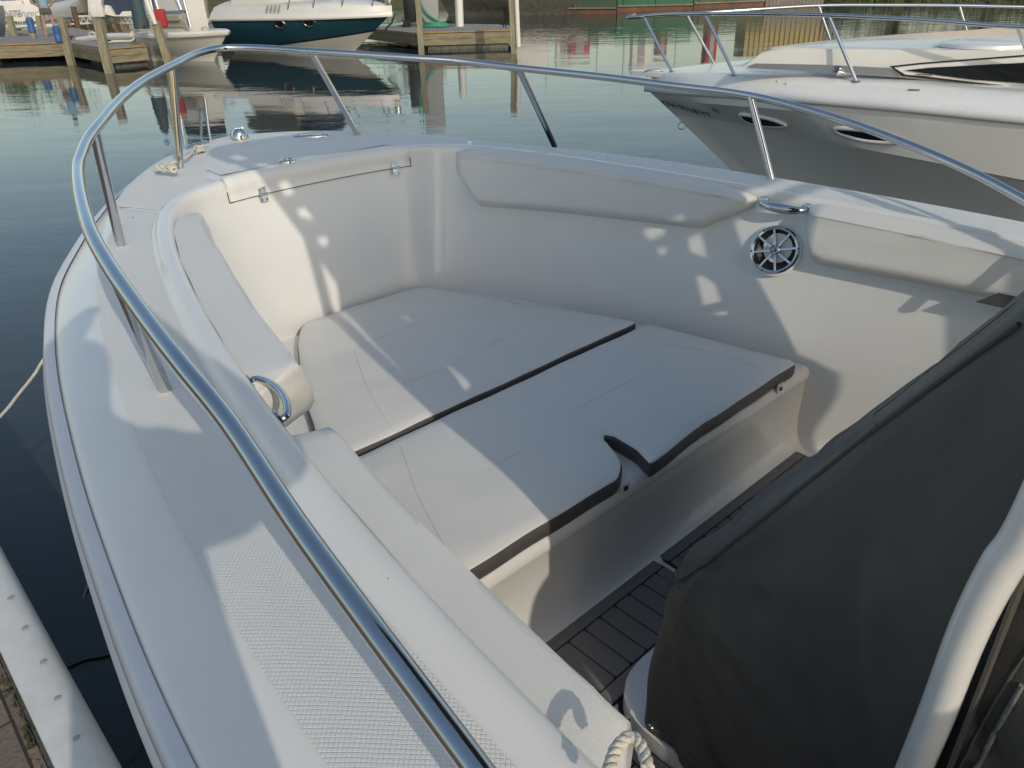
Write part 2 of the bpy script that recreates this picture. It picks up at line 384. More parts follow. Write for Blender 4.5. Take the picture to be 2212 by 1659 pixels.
RR=[hullrow(o,d,0) for o,d in ((.0105,-.0815),(.0135,-.085),(.0105,-.0885))]
grid('rub_rail_insert',RR,M['fgrey'],boat)
# non-skid panels
def panel(name,i0,i1,a,b,dz=.0035,steps=6):
    rws=[]
    for s in range(steps+1):
        t=s/steps; row=[]
        for i in range(i0,i1+1):
            p0=ringpt(i,'in',a,0); p1=ringpt(i,'out',b,0); q=p0.lerp(p1,t)
            row.append(dk(q,-.020+dz*(1 if 0<s<steps and i0<i<i1 else .25)))
        rws.append(row)
    return grid(name,rws,M['nonskid'],boat)
def idxL(L,side):
    rg=range(0,NU//2) if side<0 else range(NU//2,NU)
    return min(rg,key=lambda i:abs(Ic[i].x-L))
panel('nonskid_panel',idxL(-2.8,-1),idxL(1.07,-1),.066,.115)
panel('nonskid_panel',idxL(1.07,1),idxL(-2.8,1),.066,.115)
i0,i1=idxL(1.07,-1)+1,idxL(1.07,1)-1
panel('nonskid_panel',i0,i1,.066,.075,steps=14)
# bench, floor
def sweep(name,prof,T0,T1,mt,parent,n=2,**k):
    rws=[]
    for L,z in prof: rws.append([P(L,T0+(T1-T0)*j/n,z) for j in range(n+1)])
    return grid(name,rws,mt,parent,**k)
benchprof=[(1.2,1.098),(-.33,1.098),(-.343,1.094),(-.350,1.085),(-.352,1.065),(-.350,1.052),(-.345,1.045),(-.343,.90),(-.346,.85),(-.357,.82),(-.375,.80),(-.40,.790),(-.46,.7885)]
sweep('seat_bench',benchprof,-.93,.95,M['gel'],boat,n=24)
nz=[]
prism('cockpit_floor',[P(.0,-.97,0)[:2],P(.0,.97,0)[:2],P(-2.9,.97,0)[:2],P(-2.9,-.97,0)[:2]],.76,.787,M['gel'],boat)
# non-skid strip on the bench left of the cushion
# cushions
def wob(pts,amp=.0012,close=.012):
    """densify an outline and wobble it a little, like stuffed vinyl"""
    out=[];n=len(pts)
    for i in range(n):
        a=Vector(pts[i]);b=Vector(pts[(i+1)%n]);k=max(1,int((b-a).length/.03))
        for j in range(k): out.append(a.lerp(b,j/k))
    res=[]
    for i,p in enumerate(out):
        d=(out[(i+1)%len(out)]-out[i-1]); nn=Vector((d.y,-d.x)).normalized()
        res.append(tuple(p+nn*amp*(math.sin(i*.9)+math.sin(i*.37+1))))
    return res
def cushion(name,outline,label):
    o2=[(L,-T) for L,T in wob(outline)]
    bm=bmesh.new(); n=len(o2); z0,z1=1.1,1.148
    cx=sum(p[0] for p in o2)/n; cy=sum(p[1] for p in o2)/n
    levels=[(0,z0,1),(0.004,z0+.012,1),(.004,z1-.012,1),(.0,z1-.004,1),(-.004,z1,0)]
    rings=[]
    for off,z,mi in levels:
        ring=[]
        for i in range(n):
            a=Vector(o2[i-1]);b=Vector(o2[(i+1)%n]);p=Vector(o2[i]);d=(b-a).normalized();nn=Vector((d.y,-d.x))
            if (p-Vector((cx,cy))).dot(nn)<0 and name=='x': nn=-nn
            q=p+nn*off*SGN; ring.append(bm.verts.new((q.x,q.y,z+.0006*math.sin(i*.35))))
        rings.append(ring)
    for k in range(len(rings)-1):
        for i in range(n):
            f=bm.faces.new((rings[k][i],rings[k][(i+1)%n],rings[k+1][(i+1)%n],rings[k+1][i])); f.material_index=1 if k<3 else 0
    top=[Vector((v.co.x,v.co.y)) for v in rings[-1]]; nt_=len(top)
    def ins(p,pl):
        r=False
        for i in range(len(pl)):
            a=pl[i];b=pl[i-1]
            if (a.y>p.y)!=(b.y>p.y) and p.x<(b.x-a.x)*(p.y-a.y)/(b.y-a.y)+a.x: r=not r
        return r
    def dedge(p,pl): 
        return min((p-(a+(b-a)*max(0,min(1,(p-a).dot(b-a)/max(1e-9,(b-a).length_squared))))).length for a,b in zip(pl,pl[1:]+pl[:1]))
    pts_=list(top); x=min(p.x for p in top)
    while x<max(p.x for p in top):
        y=min(p.y for p in top)
        while y<max(p.y for p in top):
            q=Vector((x+random.uniform(-.004,.004),y+random.uniform(-.004,.004)))
            if ins(q,top) and dedge(q,top)>.014: pts_.append(q)
            y+=.03
        x+=.03
    res=delaunay_2d_cdt(pts_,[],[list(range(nt_))],1,1e-6)
    vmap={}
    for i,(q,orig) in enumerate(zip(res[0],res[3])):
        if orig and orig[0]<nt_: vmap[i]=rings[-1][orig[0]]
        else:
            d=dedge(q,top); z=z1+.0005+.012*(1-math.exp(-d/.08))+.004*NZ.noise(Vector((q.x*7,q.y*7,0)))+.0015*NZ.noise(Vector((q.x*16,q.y*5,3)))
            vmap[i]=bm.verts.new((q.x,q.y,z))
    for f in res[2]:
        try: bm.faces.new([vmap[i] for i in f])
        except ValueError: pass
    c=empty(name,OB,math.atan2(Ld.y,Ld.x),label=label,cat='cushion')
    bmobj('cushion_pad',bm,[M['leather2'],M['greyband']],c,auto=50)
    return c
def area(o): return sum(o[i-1][0]*o[i][1]-o[i][0]*o[i-1][1] for i in range(len(o)))
f_out=roundpoly([(.236,-.66,.02),(.236,.655,.02),(.47,.57,.1),(.72,.465,.1),(.95,.375,.1),(1.118,.315,.05),(1.125,-.235,.06),(.95,-.345,.1),(.62,-.51,.1)],.05)
a_out=roundpoly([(.207,-.66,.02),(-.03,-.72,.1),(-.345,-.78,.03),(-.352,-.145,.07),(-.30,-.086,.05),(-.215,-.052,.02),(-.19,-.03,.02),(-.21,-.012,.02),(-.29,-.018,.03),(-.372,-.05,.012),(-.352,.20,.02),(-.345,.755,.02),(-.03,.71,.1),(.20,.665,.02)],.03)
SGN=-1 if area([(L,-T) for L,T in f_out])<0 else 1
cf=cushion('bow_cushion',f_out,'white vinyl seat cushion without a notch, in the point of the bow')
SGN=-1 if area([(L,-T) for L,T in a_out])<0 else 1
ca=cushion('bow_cushion',a_out,'white vinyl seat cushion with a curved notch in its aft edge')
def seam(pts,parent,z=1.156,r=.0008,mt='seam'):
    ob=[o for o in parent.children if o.name.startswith('cushion_pad')][0]; tr=BVHTree.FromPolygons([BM@v.co for v in ob.data.vertices],[tuple(p.vertices) for p in ob.data.polygons])
    q=[hb(p.x,p.y,tr)[0] for p in catmull([Vector((u,v,0)) for u,v in pts],10)]
    tube('seam',q,r,M[mt],parent,n=5)
seam([(845,925),(800,850),(768,765),(775,748),(930,690),(1020,665),(1080,640)],cf)
seam([(800,851),(960,795),(1180,680)],cf)
seam([(1080,640),(1180,680),(1330,697)],cf)
seam([(865,965),(905,1075),(960,1180),(985,1228)],ca)
seam([(912,1076),(1020,1030),(1130,972)],ca)
seam([(1240,885),(1310,850),(1440,780)],ca)
seam([(1440,745),(1560,765),(1650,800)],ca)
# snap tabs
for u,v in ((1350,1052),(1427,1005),(1685,838)):
    L,T,z=ULL(u,v,-.354); q=P(-.353,T,z)
    t=box('snap_tab',(0,0,0),(.006,.035,.03),M['leather'],ca,mtx=Matrix.Translation(q),bev=.002)
    lathe('snap',[(.0,.005),(.005,.004),(.008,.001),(.008,0)],basis(q+Vector((-.004,0,-.002)),Vector((-1,0,0))),M['dark'],t,n=14)
# floor mats
def matpanel(T0,T1,L0,L1,label=None):
    o=roundpoly([(L0,-T0),(L0,-T1),(L1,-T1),(L1,-T0)],.03,4)
    b=prism('floor_mat',o,.7885,.793,M['matblack'],boat)
    g=.0045; bw=.042
    vs=[]
    def pad(a,c,d,e,k=.008):
        prism('mat_strip',roundpoly([(a,-c),(a,-d),(e,-d),(e,-c)],k,3),.793,.7975,M['matgrey'],b,bev=.0015)
    pad(L0-g,T0+g,T1-g,L0-bw); pad(L1+bw,T0+g,T1-g,L1+g)
    pad(L0-bw-g,T0+g,T0+bw,L1+bw+g)
    pad(L0-bw-g,T1-bw,T1-g,L1+bw+g)
    n=int(round((T1-T0-2*bw)/.062)); w=(T1-T0-2*bw)/n
    for i in range(n):
        pad(L0-bw-g,T0+bw+i*w+g/2,T0+bw+(i+1)*w-g/2,L1+bw+g)
    return b
matpanel(-.87,-.006,-.372,-.62); matpanel(.012,.80,-.372,-.62)
# side mat running aft beside the console
sb=prism('floor_mat',roundpoly([(-.624,.50),(-.624,.87),(-2.4,.87),(-2.4,.55)],.01,3),.7885,.793,M['matblack'],boat)
for i in range(28):
    a=-.628-i*.062; prism('mat_strip',[(a,.555),(a,.865),(a-.057,.865),(a-.057,.555)],.793,.7975,M['matgrey'],sb,bev=.0015)
prism('mat_strip',roundpoly([(-.628,.51),(-.628,.55),(-2.38,.55),(-2.38,.51)],.01,3),.793,.7975,M['matgrey'],sb,bev=.0015)
# bolsters
def bolster(name,side,La,Lb,zt_off,zb_fn,th,mt,cuts=(.16,.16),label=None,slim=0):
    iA,iB=sorted((idxL(La,side),idxL(Lb,side))); n=iB-iA; m=14; rws=[]
    back=[]
    for j in range(m+1):
        row=[]
        for i in range(iA,iB+1):
            s=(i-iA)/n; 
            # distance to ends in metres along the wall
            ds=(Ic[i]-Ic[iA]).length; de=(Ic[i]-Ic[iB]).length
            zt=sheer(Ic[i].x)-zt_off; zb=zb_fn(Ic[i].x)
            for dd,ct in ((ds,cuts[0]),(de,cuts[1])):
                if dd<ct: 
                    k=1-dd/ct; zb=zb+(zt-zb)*.62*k; zt=zt-.02*k*k
            f=j/m; z=zt+(zb-zt)*f
            w=wallpt(i,z); i2=min(i+1,NU-1);i3=max(i-1,0)
            tg=(wallpt(i2,z)-wallpt(i3,z)); dn=(wallpt(i,z-.02)-w); nn=tg.cross(dn).normalized()
            if nn.dot(Vector((Ic[i].x*.0-.2,-w.y,0)))<0: nn=-nn
            ed=min(f,1-f)*(zt-zb); ee=min(ds,de); e=min(ed/.028,ee/.03,1); prof=math.sqrt(max(0,1-(1-e)**2))
            th_=th*(1-slim*max(0,1-de/.55)**1.5); row.append(w+nn*(th_*prof-.0005+.0010*math.sin(i*.5+j)))
        rws.append(row)
    o=grid(name,rws,mt,boat,auto=80)
    if label: o['label']=label
    return o
zb1=lambda L:1.475-.03*L
bolster('bolster',1,1.13,-.03,.004,zb1,.058,M['leather'],(.12,.17))
bolster('bolster',-1,1.14,-.05,.026,lambda L:1.43-.03*L,.108,M['leather'],(.08,.26),None,.5)
zb2=lambda L:1.425
bolster('bolster',1,-.20,-1.6,.008,zb2,.075,M['leather'],(.05,.1))
bolster('bolster',-1,-.23,-1.085,.022,lambda L:1.42,.076,M['leather'])
bolster('bolster',-1,-1.11,-1.9,.022,lambda L:1.42,.076,M['leather'])
# dark inlay on the starboard aft bolster
iA,iB=sorted((idxL(-.76,1),idxL(-1.4,1))); rws=[]
for j in range(9):
    row=[]
    for i in range(iA,iB+1):
        s=(i-iA)/(iB-iA); zt=1.432+.085*(1-(1-min(1,s*2.6))**2); z=1.43+(zt-1.43)*j/8
        row.append(wallpt(i,z)+Vector((0,.0755,0)))
    rws.append(row)
grid('bolster_inlay',rws,M['greyband'],boat)
# rope-bound welt on the end of the aft port bolster
pts=[]; q0=[(1400,1659),(1385,1612),(1362,1592),(1335,1612),(1322,1640),(1308,1690)]
c=catmull([P(*UL(u,v,.035)) for u,v in q0],10)
vs=[];fs=[]; 
def braid(path,r,strands,pitch,vs,fs,n=8):
    path=[Vector(p) for p in path]; L=0; acc=[0]
    for a,b in zip(path,path[1:]): L+=(b-a).length; acc.append(L)
    for s in range(strands):
        pp=[]; 
        for i,p in enumerate(path):
            t=(path[min(i+1,len(path)-1)]-path[max(i-1,0)]).normalized(); u=t.cross(Vector((0,0,1))).normalized(); w=t.cross(u)
            a=2*PI*(acc[i]/pitch+s/strands); pp.append(p+(u*math.cos(a)+w*math.sin(a))*r*.5)
        tube_geo(pp,r*.62,n,vs,fs)
c=catmull(c,4); braid(c,.0062,3,.027,vs,fs)
mesh('welt_rope',vs,fs,M['rope'],boat,auto=80,label='twisted white rope edging around the bolster end at the bottom of the photo')
# ---- bow rail
rpt=[(-1.9,-1.16,.02),(-1.55,-1.18,.05)]
for u,v,h in ((1030,1659,.115),(800,1350,.15),(640,1130,.175),(500,920,.20),(400,796,.225),(340,720,.238),(285,645,.25),(240,580,.262),(200,510,.275),(180,450,.283),(170,400,.289),(168,362,.293),(175,335,.298),(190,300,.305),(215,267,.312),(255,220,.32),(300,182,.328),(340,158,.334),(380,138,.338),(425,116,.342),(470,105,.345),(530,103,.345),(600,106,.343),(655,110,.34),(750,116,.335),(900,126,.323),(1010,134,.31),(1120,147,.298),(1300,166,.282),(1450,185,.268),(1620,207,.25),(1790,251,.213),(1950,308,.168),(2090,368,.132),(2212,432,.102),(2330,504,.075),(2450,590,.045)):
    rpt.append(UL(u,v,h))
rpt[0]=(-1.9,-1.2,sheer(-1.9)-.01); rpt[1]=(-1.5,-1.23,sheer(-1.5)+.05)
RAIL=catmull([P(*q) for q in rpt],5)
rail=tube('bow_rail',RAIL,.0130,M['chrome'],boat,n=20)
def tubebase(pos,n=Vector((0,0,1))): return [(0.0118,.012),(.0135,.004),(.019,.001),(.019,-.002)]
for (bu,bv),(tu,tv),hh in (((1667,388),(1617,213),.25),((1200,318),(1120,150),.298),((775,293),(655,113),.34),((390,365),(380,142),.338),((262,532),(217,280),.31),((358,843),(271,606),.258)):
    b,n=hb(bu,bv); t=P(*UL(tu,tv,hh))
    # snap the top to the rail
    t=min(RAIL,key=lambda q:(q-t).length)
    st=tube('stanchion',[b-Vector((0,0,.004)),b.lerp(t,.5),t],.0127,M['chrome'],rail,n=18)
    mt=basis(b,Vector((0,0,1)))
    lathe('stanchion_base',[(0,.003),(.0155,.003),(.0185,.001),(.019,-.003)],mt,M['chromedark'],st,n=24)
# ---- hatch lid with hinge flap
def idxT(T):
    return min(range(idxL(1.0,-1),idxL(1.0,1)+1),key=lambda i:abs(Ic[i].y-T))
def wallL(T,z):
    best=min(range(idxL(.95,-1),idxL(.95,1)+1),key=lambda i:abs(-wallpt(i,z).y-T)); return wallpt(best,z).x
def hatch():
    T0,T1=-.37,.40; n=40; rws=[]
    zs0=sheer(1.27)
    for k in range(13):
        row=[]
        for j in range(n+1):
            t=j/n; T=T0+(T1-T0)*t; LI=Ic[idxT(T)].x
            edge=min(t,1-t)*(T1-T0); r=max(0,1-edge/.02); sink=.008*r*r
            if k<5:
                z=zs0-.070+[0,.001,.016,.028,.038][k]; L=wallL(T,z)-[.001,.010,.010,.010,.010][k]+sink
                if k==1: z-=.0
            elif k<8: 
                a_=[.35,.7,1.0][k-5]*PI/2; L=LI-.012+.022*(1-math.cos(a_)) ; z=zs0-.028+.040*math.sin(a_)-sink
            else:
                f=(k-8)/4; L0=LI+.012; Lf=1.472+.035*math.exp(-((T-.02)/.07)**2)-.10*max(0,abs(T-.01)-.27)
                L=L0+(Lf-L0)*min(1,f*1.02)*1.0; z=sheer(L)-.006+.016*max(0,1-f*3)+.018*(1-min(1,abs(T)/.7))*max(0,min(1,(L-1.2)/.3))-sink*1.6*min(1,f*2+.3)
                if k==12: z-=.026; L=Lf+.004
            row.append(P(L,T,z))
        rws.append(row)
    return grid('anchor_hatch',rws,M['gel'],boat,auto=60)
hat=hatch()
hb_tree=BVHTree.FromPolygons([BM@v.co for v in hat.data.vertices],[tuple(p.vertices) for p in hat.data.polygons])
rws=[]
for L in (1.335,1.37,1.41,1.455):
    rws.append([P(L-.012,-.345+.72*j/16,sheer(L)-.0035+.016*max(0,1-(L-1.29)/.06)+.018*(1-min(1,abs(-.345+.72*j/16)/.7))*max(0,min(1,(L-1.212)/.3))) for j in range(17)])
grid('nonskid_panel',rws,M['nonskid'],hat)
# dark parting line under the flap
pl=[P(wallL(-.37+.77*j/40,sheer(1.27)-.071)-.004,-.37+.77*j/40,sheer(1.27)-.0715) for j in range(41)]
pl=[pl[0]+Vector((.005,0,.036)),pl[0]+Vector((.002,0,.018))]+pl+[pl[-1]+Vector((.002,0,.018)),pl[-1]+Vector((.005,0,.036))]
tube('hatch_gap',pl,.0016,M['capline'],hat,n=5)
def hinge(u,v):
    l,n=hb(u,v); l=P(wallL(-l.y,sheer(1.27)-.07)-.0115,-l.y,sheer(1.27)-.069); n=Vector((-1,0,.3)); mt=basis(l,n)
    o=empty('x') if False else None
    h=box('hinge',(0,0,0),(.03,.052,.0025),M['chromedark'],boat,mtx=mt,bev=.0012)
    vs,fs=tube_geo([mt@Vector((-.018,0,.003)),mt@Vector((.018,0,.003))],.0042,10)
    mesh('hinge_pin',vs,fs,M['chrome'],h)
    for x in (-.009,.009):
        for y in (-.019,.019):
            lathe('screw',[(0,.0035),(.0028,.003),(.0042,.001),(.0042,0)],mt@Matrix.Translation((x,y,.001)),M['chrome'],h,n=12)
hinge(563,411); hinge(848,351)
# latch
l,n=hb(622,350,hb_tree); mt=basis(l+Vector((0,0,.0045)),Vector((0,0,1)),Vector((1,0,0)))
la=lathe('hatch_latch',[(0,.001),(.012,.001),(.018,.004),(.026,.006),(.031,.003),(.032,-.003)],mt,M['chrome'],hat,n=28)
tube('latch_ring',[mt@Vector((.014*math.cos(a),.014*math.sin(a),.006)) for a in [i*PI/8 for i in range(13)]],.002,M['chrome'],la,n=6)
l,n=hb(676,352-0); 
# cleats
def cleat(pos,ang,parent,s=1,name='cleat'):
    mt=Matrix.Translation(pos)@Matrix.Rotation(ang,4,'Z')@Matrix.Scale(s,4)
    bm=bmesh.new()
    vs,fs=[],[]
    prof=[(0,.006),(.7,.006),(.93,.004),(1,-.002)]
    for r,z in prof:
        for j in range(28):
            a=2*PI*j/28; vs.append(mt@Vector((.055*r*math.cos(a),.02*r*math.sin(a),z)))
    for i in range(3):
        for j in range(28): fs.append((i*28+j,i*28+(j+1)%28,(i+1)*28+(j+1)%28,(i+1)*28+j))
    o=mesh(name,vs,fs,M['chrome'],parent,auto=50)
    vs,fs=[],[]
    for x in (-.018,.018): tube_geo([mt@Vector((x,0,.003)),mt@Vector((x,0,.03))],.0055,10,vs,fs)
    tube_geo([mt@Vector(q) for q in ((-.066,0,.031),(-.05,0,.036),(-.02,0,.036),(0,0,.036),(.02,0,.036),(.05,0,.036),(.066,0,.031))],[.003*s,.0065*s,.0085*s,.0085*s,.0085*s,.0065*s,.003*s],12,vs,fs)
    mesh('horn',vs,fs,M['chrome'],o)
    return o
l,n=hb(432,332); cl_pos=l; cleat(l,rad(118),boat,1.0)
# bow light housing
l,n=hb(520,303)
mt=Matrix.Translation(l-Vector((0,0,.002)))
prof=[]
vs=[];fs=[]; NN=16
for i in range(NN+1):
    a=PI/2*i/NN
    for j in range(24):
        b=2*PI*j/24; x=.054*math.cos(a)*math.cos(b); y=.036*math.cos(a)*math.sin(b); z=.052*math.sin(a)**.9
        if x>0: x*=.55
        vs.append(mt@Vector((-x,y,z)))
for i in range(NN):
    for j in range(24): fs.append((i*24+j,i*24+(j+1)%24,(i+1)*24+(j+1)%24,(i+1)*24+j))
nl_=mesh('bow_light',vs,fs,M['chrome'],boat,auto=80)
box('light_lens',(0,0,0),(.016,.05,.028),M['dark'],nl_,mtx=mt@Matrix.Translation((.029,0,.016)),bev=.004)
for a in (-.014,0,.014): lathe('screw',[(0,.003),(.0022,.0025),(.003,0)],mt@Matrix.Translation((-.008,a,.0505)),M['chrome'],nl_,n=10)
# oval pop-up cleat
l,n=hb(672,296); pa_=P(*UL(631,295)); pb_=P(*UL(714,293)); mt=Matrix.Translation(l)@Matrix.Rotation(math.atan2((pb_-pa_).y,(pb_-pa_).x),4,'Z')@Matrix.Scale((pb_-pa_).length/.17,4)
vs=[];fs=[]
pf=[(0,.004),(.45,.004),(.52,.010),(.72,.013),(.92,.011),(1,.0),(1,-.008)]
for r,z in pf:
    for j in range(36):
        a=2*PI*j/36; vs.append(mt@Vector((.085*r*math.cos(a),.032*r*math.sin(a),z)))
for i in range(len(pf)-1):
    for j in range(36): fs.append((i*36+j,i*36+(j+1)%36,(i+1)*36+(j+1)%36,(i+1)*36+j))
oc=mesh('popup_cleat',vs,fs,M['chrome'],boat,auto=60)
tube('cleat_bar',[mt@Vector((-.06,0,.010)),mt@Vector((0,0,.013)),mt@Vector((.06,0,.010))],.006,M['chrome'],oc,n=8)
# grab handles
def handle(pts,r,parent,ends):
    o=tube('grab_handle',catmull(pts,8),r,M['chrome'],parent,n=16)
    for p,n in ends: lathe('handle_foot',[(0,.006),(.012,.006),(.019,.003),(.020,-.001)],basis(p,n),M['chrome'],o,n=20)
a,na=hb(1650,436); b,nb=hb(1745,452); nn=(na+nb).normalized()
handle([a,a+nn*.03+(b-a)*.04,a+nn*.048+(b-a)*.25,a+nn*.052+(b-a)*.5,a+nn*.048+(b-a)*.75,b+nn*.03-(b-a)*.04,b],[.0085+.0075*math.sin(PI*i/48)**2 for i in range(49)],boat,((a,na),(b,nb)))
# port grab handle, mirrored position on the port coaming wall
ia=idxL(a.x+.02,-1); ib=idxL(b.x-.015,-1); zc=(a.z+b.z)/2+.005
a2=wallpt(ia,zc); b2=wallpt(ib,zc); nn=Vector((-.1,-1,.25)).normalized()
handle([a2,a2+nn*.016+(b2-a2)*.0,a2+nn*.030+(b2-a2)*.2,a2+nn*.036+(b2-a2)*.5,a2+nn*.030+(b2-a2)*.8,b2+nn*.016,b2],.0075,boat,((a2,nn),(b2,nn)))
# speaker
l,n=hb(1676,541); n=(n+Vector((-.05,0,.12))).normalized(); mt=basis(l+n*.002,n)
ws=(BM@l-CAMP); zc=ws.dot(FW); SR=56/F*zc
sp=lathe('speaker',[(SR*1.0,-.012),(SR*1.0,.008),(SR*.985,.012),(SR*.95,.013),(SR*.9,.012),(SR*.88,.016),(SR*.83,.018),(SR*.79,.013),(SR*.785,.004)],mt,[M['white']],boat,n=56)
lathe('grille_ring',[(SR*.93,.0125),(SR*.925,.017),(SR*.86,.020),(SR*.785,.018),(SR*.77,.010),(SR*.77,.004)],mt,M['chrome'],sp,n=56)
lathe('speaker_cone',[(SR*.78,.006),(SR*.70,.008),(SR*.64,.003),(SR*.35,-.012),(SR*.25,-.010),(SR*.12,.0),(0,.003)],mt,M['cone'],sp,n=40)
for i in range(8):
    a=2*PI*(i+.32)/8; d=Vector((math.cos(a),math.sin(a),0)); 
    bm=bmesh.new(); mm=mt@Matrix.Translation(d*SR*.49+Vector((0,0,.014)))@Matrix.Rotation(a,4,'Z'); box_bm(bm,(SR*.60,SR*.085,.006),mm,.0018)
    bmobj('grille_spoke',bm,M['chrome'],sp)
lathe('grille_hub',[(SR*.19,.008),(SR*.19,.019),(SR*.16,.021),(SR*.12,.019),(SR*.10,.012),(SR*.05,.014),(SR*.045,.022),(0,.024)],mt,M['chrome'],sp,n=30)
for i in range(6):
    a=2*PI*(i+.2)/6; lathe('screw',[(0,.003),(.0025,.003),(.0035,0)],mt@Matrix.Translation((SR*.87*math.cos(a),SR*.87*math.sin(a),.0195)),M['dark'],sp,n=10)
# ---- console base, screw, T-top
cb=roundpoly([(-.60,.50,.16),(-.60,-.50,.16),(-2.3,-.52),(-2.3,.52)],.16,10)
bm=bmesh.new(); 
prism('console_base',cb,.787,.835,M['gel'],boat,bev=.014)
prism('base_gasket',roundpoly([(-.592,.508,.16),(-.592,-.508,.16),(-2.31,-.53),(-2.31,.53)],.16,10),.787,.7905,M['matblack'],boat)
L,T,z=UZ(1355,1552,.8365); mt=Matrix.Translation(P(L,T,.8352))@Matrix.Scale(.62,4)
sc=lathe('base_screw',[(0,.002),(.004,.002),(.006,.004),(.009,.003),(.0115,.0),(.0115,-.001)],mt,M['chrome'],boat,n=22)
box('screw_slot',(0,0,0),(.007,.0012,.0012),M['dark'],sc,mtx=mt@Matrix.Translation((0,0,.0026))@Matrix.Rotation(.8,4,'Z'))
box('screw_slot',(0,0,0),(.007,.0012,.0012),M['dark'],sc,mtx=mt@Matrix.Translation((0,0,.0027))@Matrix.Rotation(.8+PI/2,4,'Z'))
# T-top
tt=empty('x'); bpy.data.objects.remove(tt)
def leg(side):
    if side<0: pts=[P(*UT(u,v,T)) for u,v,T in ((1895,1850,-.59),(1975,1659,-.60),(2028,1530,-.605),(2080,1392,-.61),(2120,1302,-.615),(2165,1220,-.62),(2245,1092,-.63))]
    else: return [P(-1.25,.58,1.0),P(-1.24,.62,1.5),P(-1.25,.66,1.75)]
    return pts
lp=leg(-1); last=lp[-1]
portleg=lp+[P(-1.29,-.69,2.2),P(-1.33,-.74,2.9)]
portleg=[P(portleg[0].x+.02,.0-(-portleg[0].y) if False else -portleg[0].y,.84) if False else Vector((portleg[0].x+.0,portleg[0].y,.84))]+portleg
top=tube('t_top_frame',catmull(portleg,6),.0215,M['white'],boat,n=24)
sl=[P(-1.23,.60,.84),P(-1.23,.60,1.5),P(-1.24,.585,1.75),P(-1.28,.548,2.2),P(-1.33,.56,2.9)]
tube('frame_leg',catmull(sl,6),.0215,M['white'],top,n=16)
for s in (-1,1): tube('frame_leg',catmull([P(-2.1,s*.55,.84),P(-2.1,s*.6,1.8),P(-2.15,s*.74,2.9)],6),.0275,M['white'],top,n=16)
rect=roundpoly([(-.5,-.78),(-.5,.78),(-2.5,.78),(-2.5,-.78)],.12,6)
vs,fs=tube_geo([P(L,T,2.93+.0) for L,T in rect+rect[:1]],.022,12)
for L in (-1.0,-1.5,-2.0): tube_geo([P(L,-.77,2.93),P(L,0,2.96),P(L,.77,2.93)],.018,10,vs,fs)
mesh('roof_frame',vs,fs,M['white'],top)
cv=[]
for i in range(11):
    cv.append([P(-.56-1.88*i/10,-.725+1.45*j/10,2.975-.0008*abs(j-5)**2-.0) for j in range(11)])
ro=grid('roof_canvas',cv,M['cover'],top)
ro.modifiers.new('t','SOLIDIFY').thickness=.006
vs,fs=[],[]
for i in range(9):
    L=-.6-i*.21
    for s in (-1,1): box_=[P(L,s*.70,2.965),P(L-.11,s*.70,2.965),P(L-.11,s*.775,2.95),P(L,s*.775,2.95)]; b0=len(vs); vs+=box_; fs.append((b0,b0+1,b0+2,b0+3))
lc=mesh('roof_lacing',vs,fs,M['cover'],top,smooth=False); lc.modifiers.new('t','SOLIDIFY').thickness=.004
SUNL=Vector((-1,.25,.55))   # towards the sun, boat object axes
def shade_curtain():  # unseen panel by the T-top leg, outline shaped to fill out the cast shadow
    LP=-1.275
    outer=[(-.56,1.0),(-.605,1.0),(-.615,1.6),(-.625,1.85),(-.655,2.05),(-.66,2.3),(-.645,2.6),(-.65,2.9),(.55,2.9),(.535,2.5),(.54,2.2),(.575,1.75),(.59,1.5),(.44,1.5),(.44,1.86),(-.53,1.86)]
    def back(u,v,tree=None,z=None):
        q=hb(u,v)[0] if z is None else P(*UZ(u,v,z)[:2],z)
        k=(q.x-LP); r=q+SUNL*k; return (-r.y,r.z)
    holes=[[back(u,v) for u,v in h] for h in (((1368,470),(1412,470),(1436,480),(1440,552),(1425,548)),((1482,492),(1512,492),(1528,556),(1492,545)),((1505,596),(1520,598),(1545,614),(1558,652),(1520,660)),((1532,678),(1572,672),(1570,682)),((1585,745),(1590,716),(1600,718),(1616,748)))]  # openings invented so patches of sun reach the wall and cushions
    holes+=[[back(u,v,None,1.155) for u,v in h] for h in (((832,652),(846,650),(930,735),(905,728)),((963,790),(976,787),(1030,845),(1062,898),(1020,862)))]
    ccw=lambda l: l if sum(l[i-1][0]*l[i][1]-l[i][0]*l[i-1][1] for i in range(len(l)))>0 else l[::-1]
    outer=ccw(outer); holes=[ccw(h) for h in holes]
    pts_=[Vector(p) for p in outer]; loops=[list(range(len(outer)))]
    for h in holes:
        b0=len(pts_); pts_+=[Vector(p) for p in h]; loops.append(list(range(b0,len(pts_))))
    res=delaunay_2d_cdt(pts_,[],loops,1,1e-6)
    fs=[f for f,o in zip(res[2],res[5]) if list(o)==[0]]
    vs=[P(LP,q.x,q.y) for q in res[0]]
    o=mesh('shade_curtain',vs,fs,M['cover'],top,smooth=False); o.modifiers.new('t','SOLIDIFY').thickness=.004
shade_curtain()
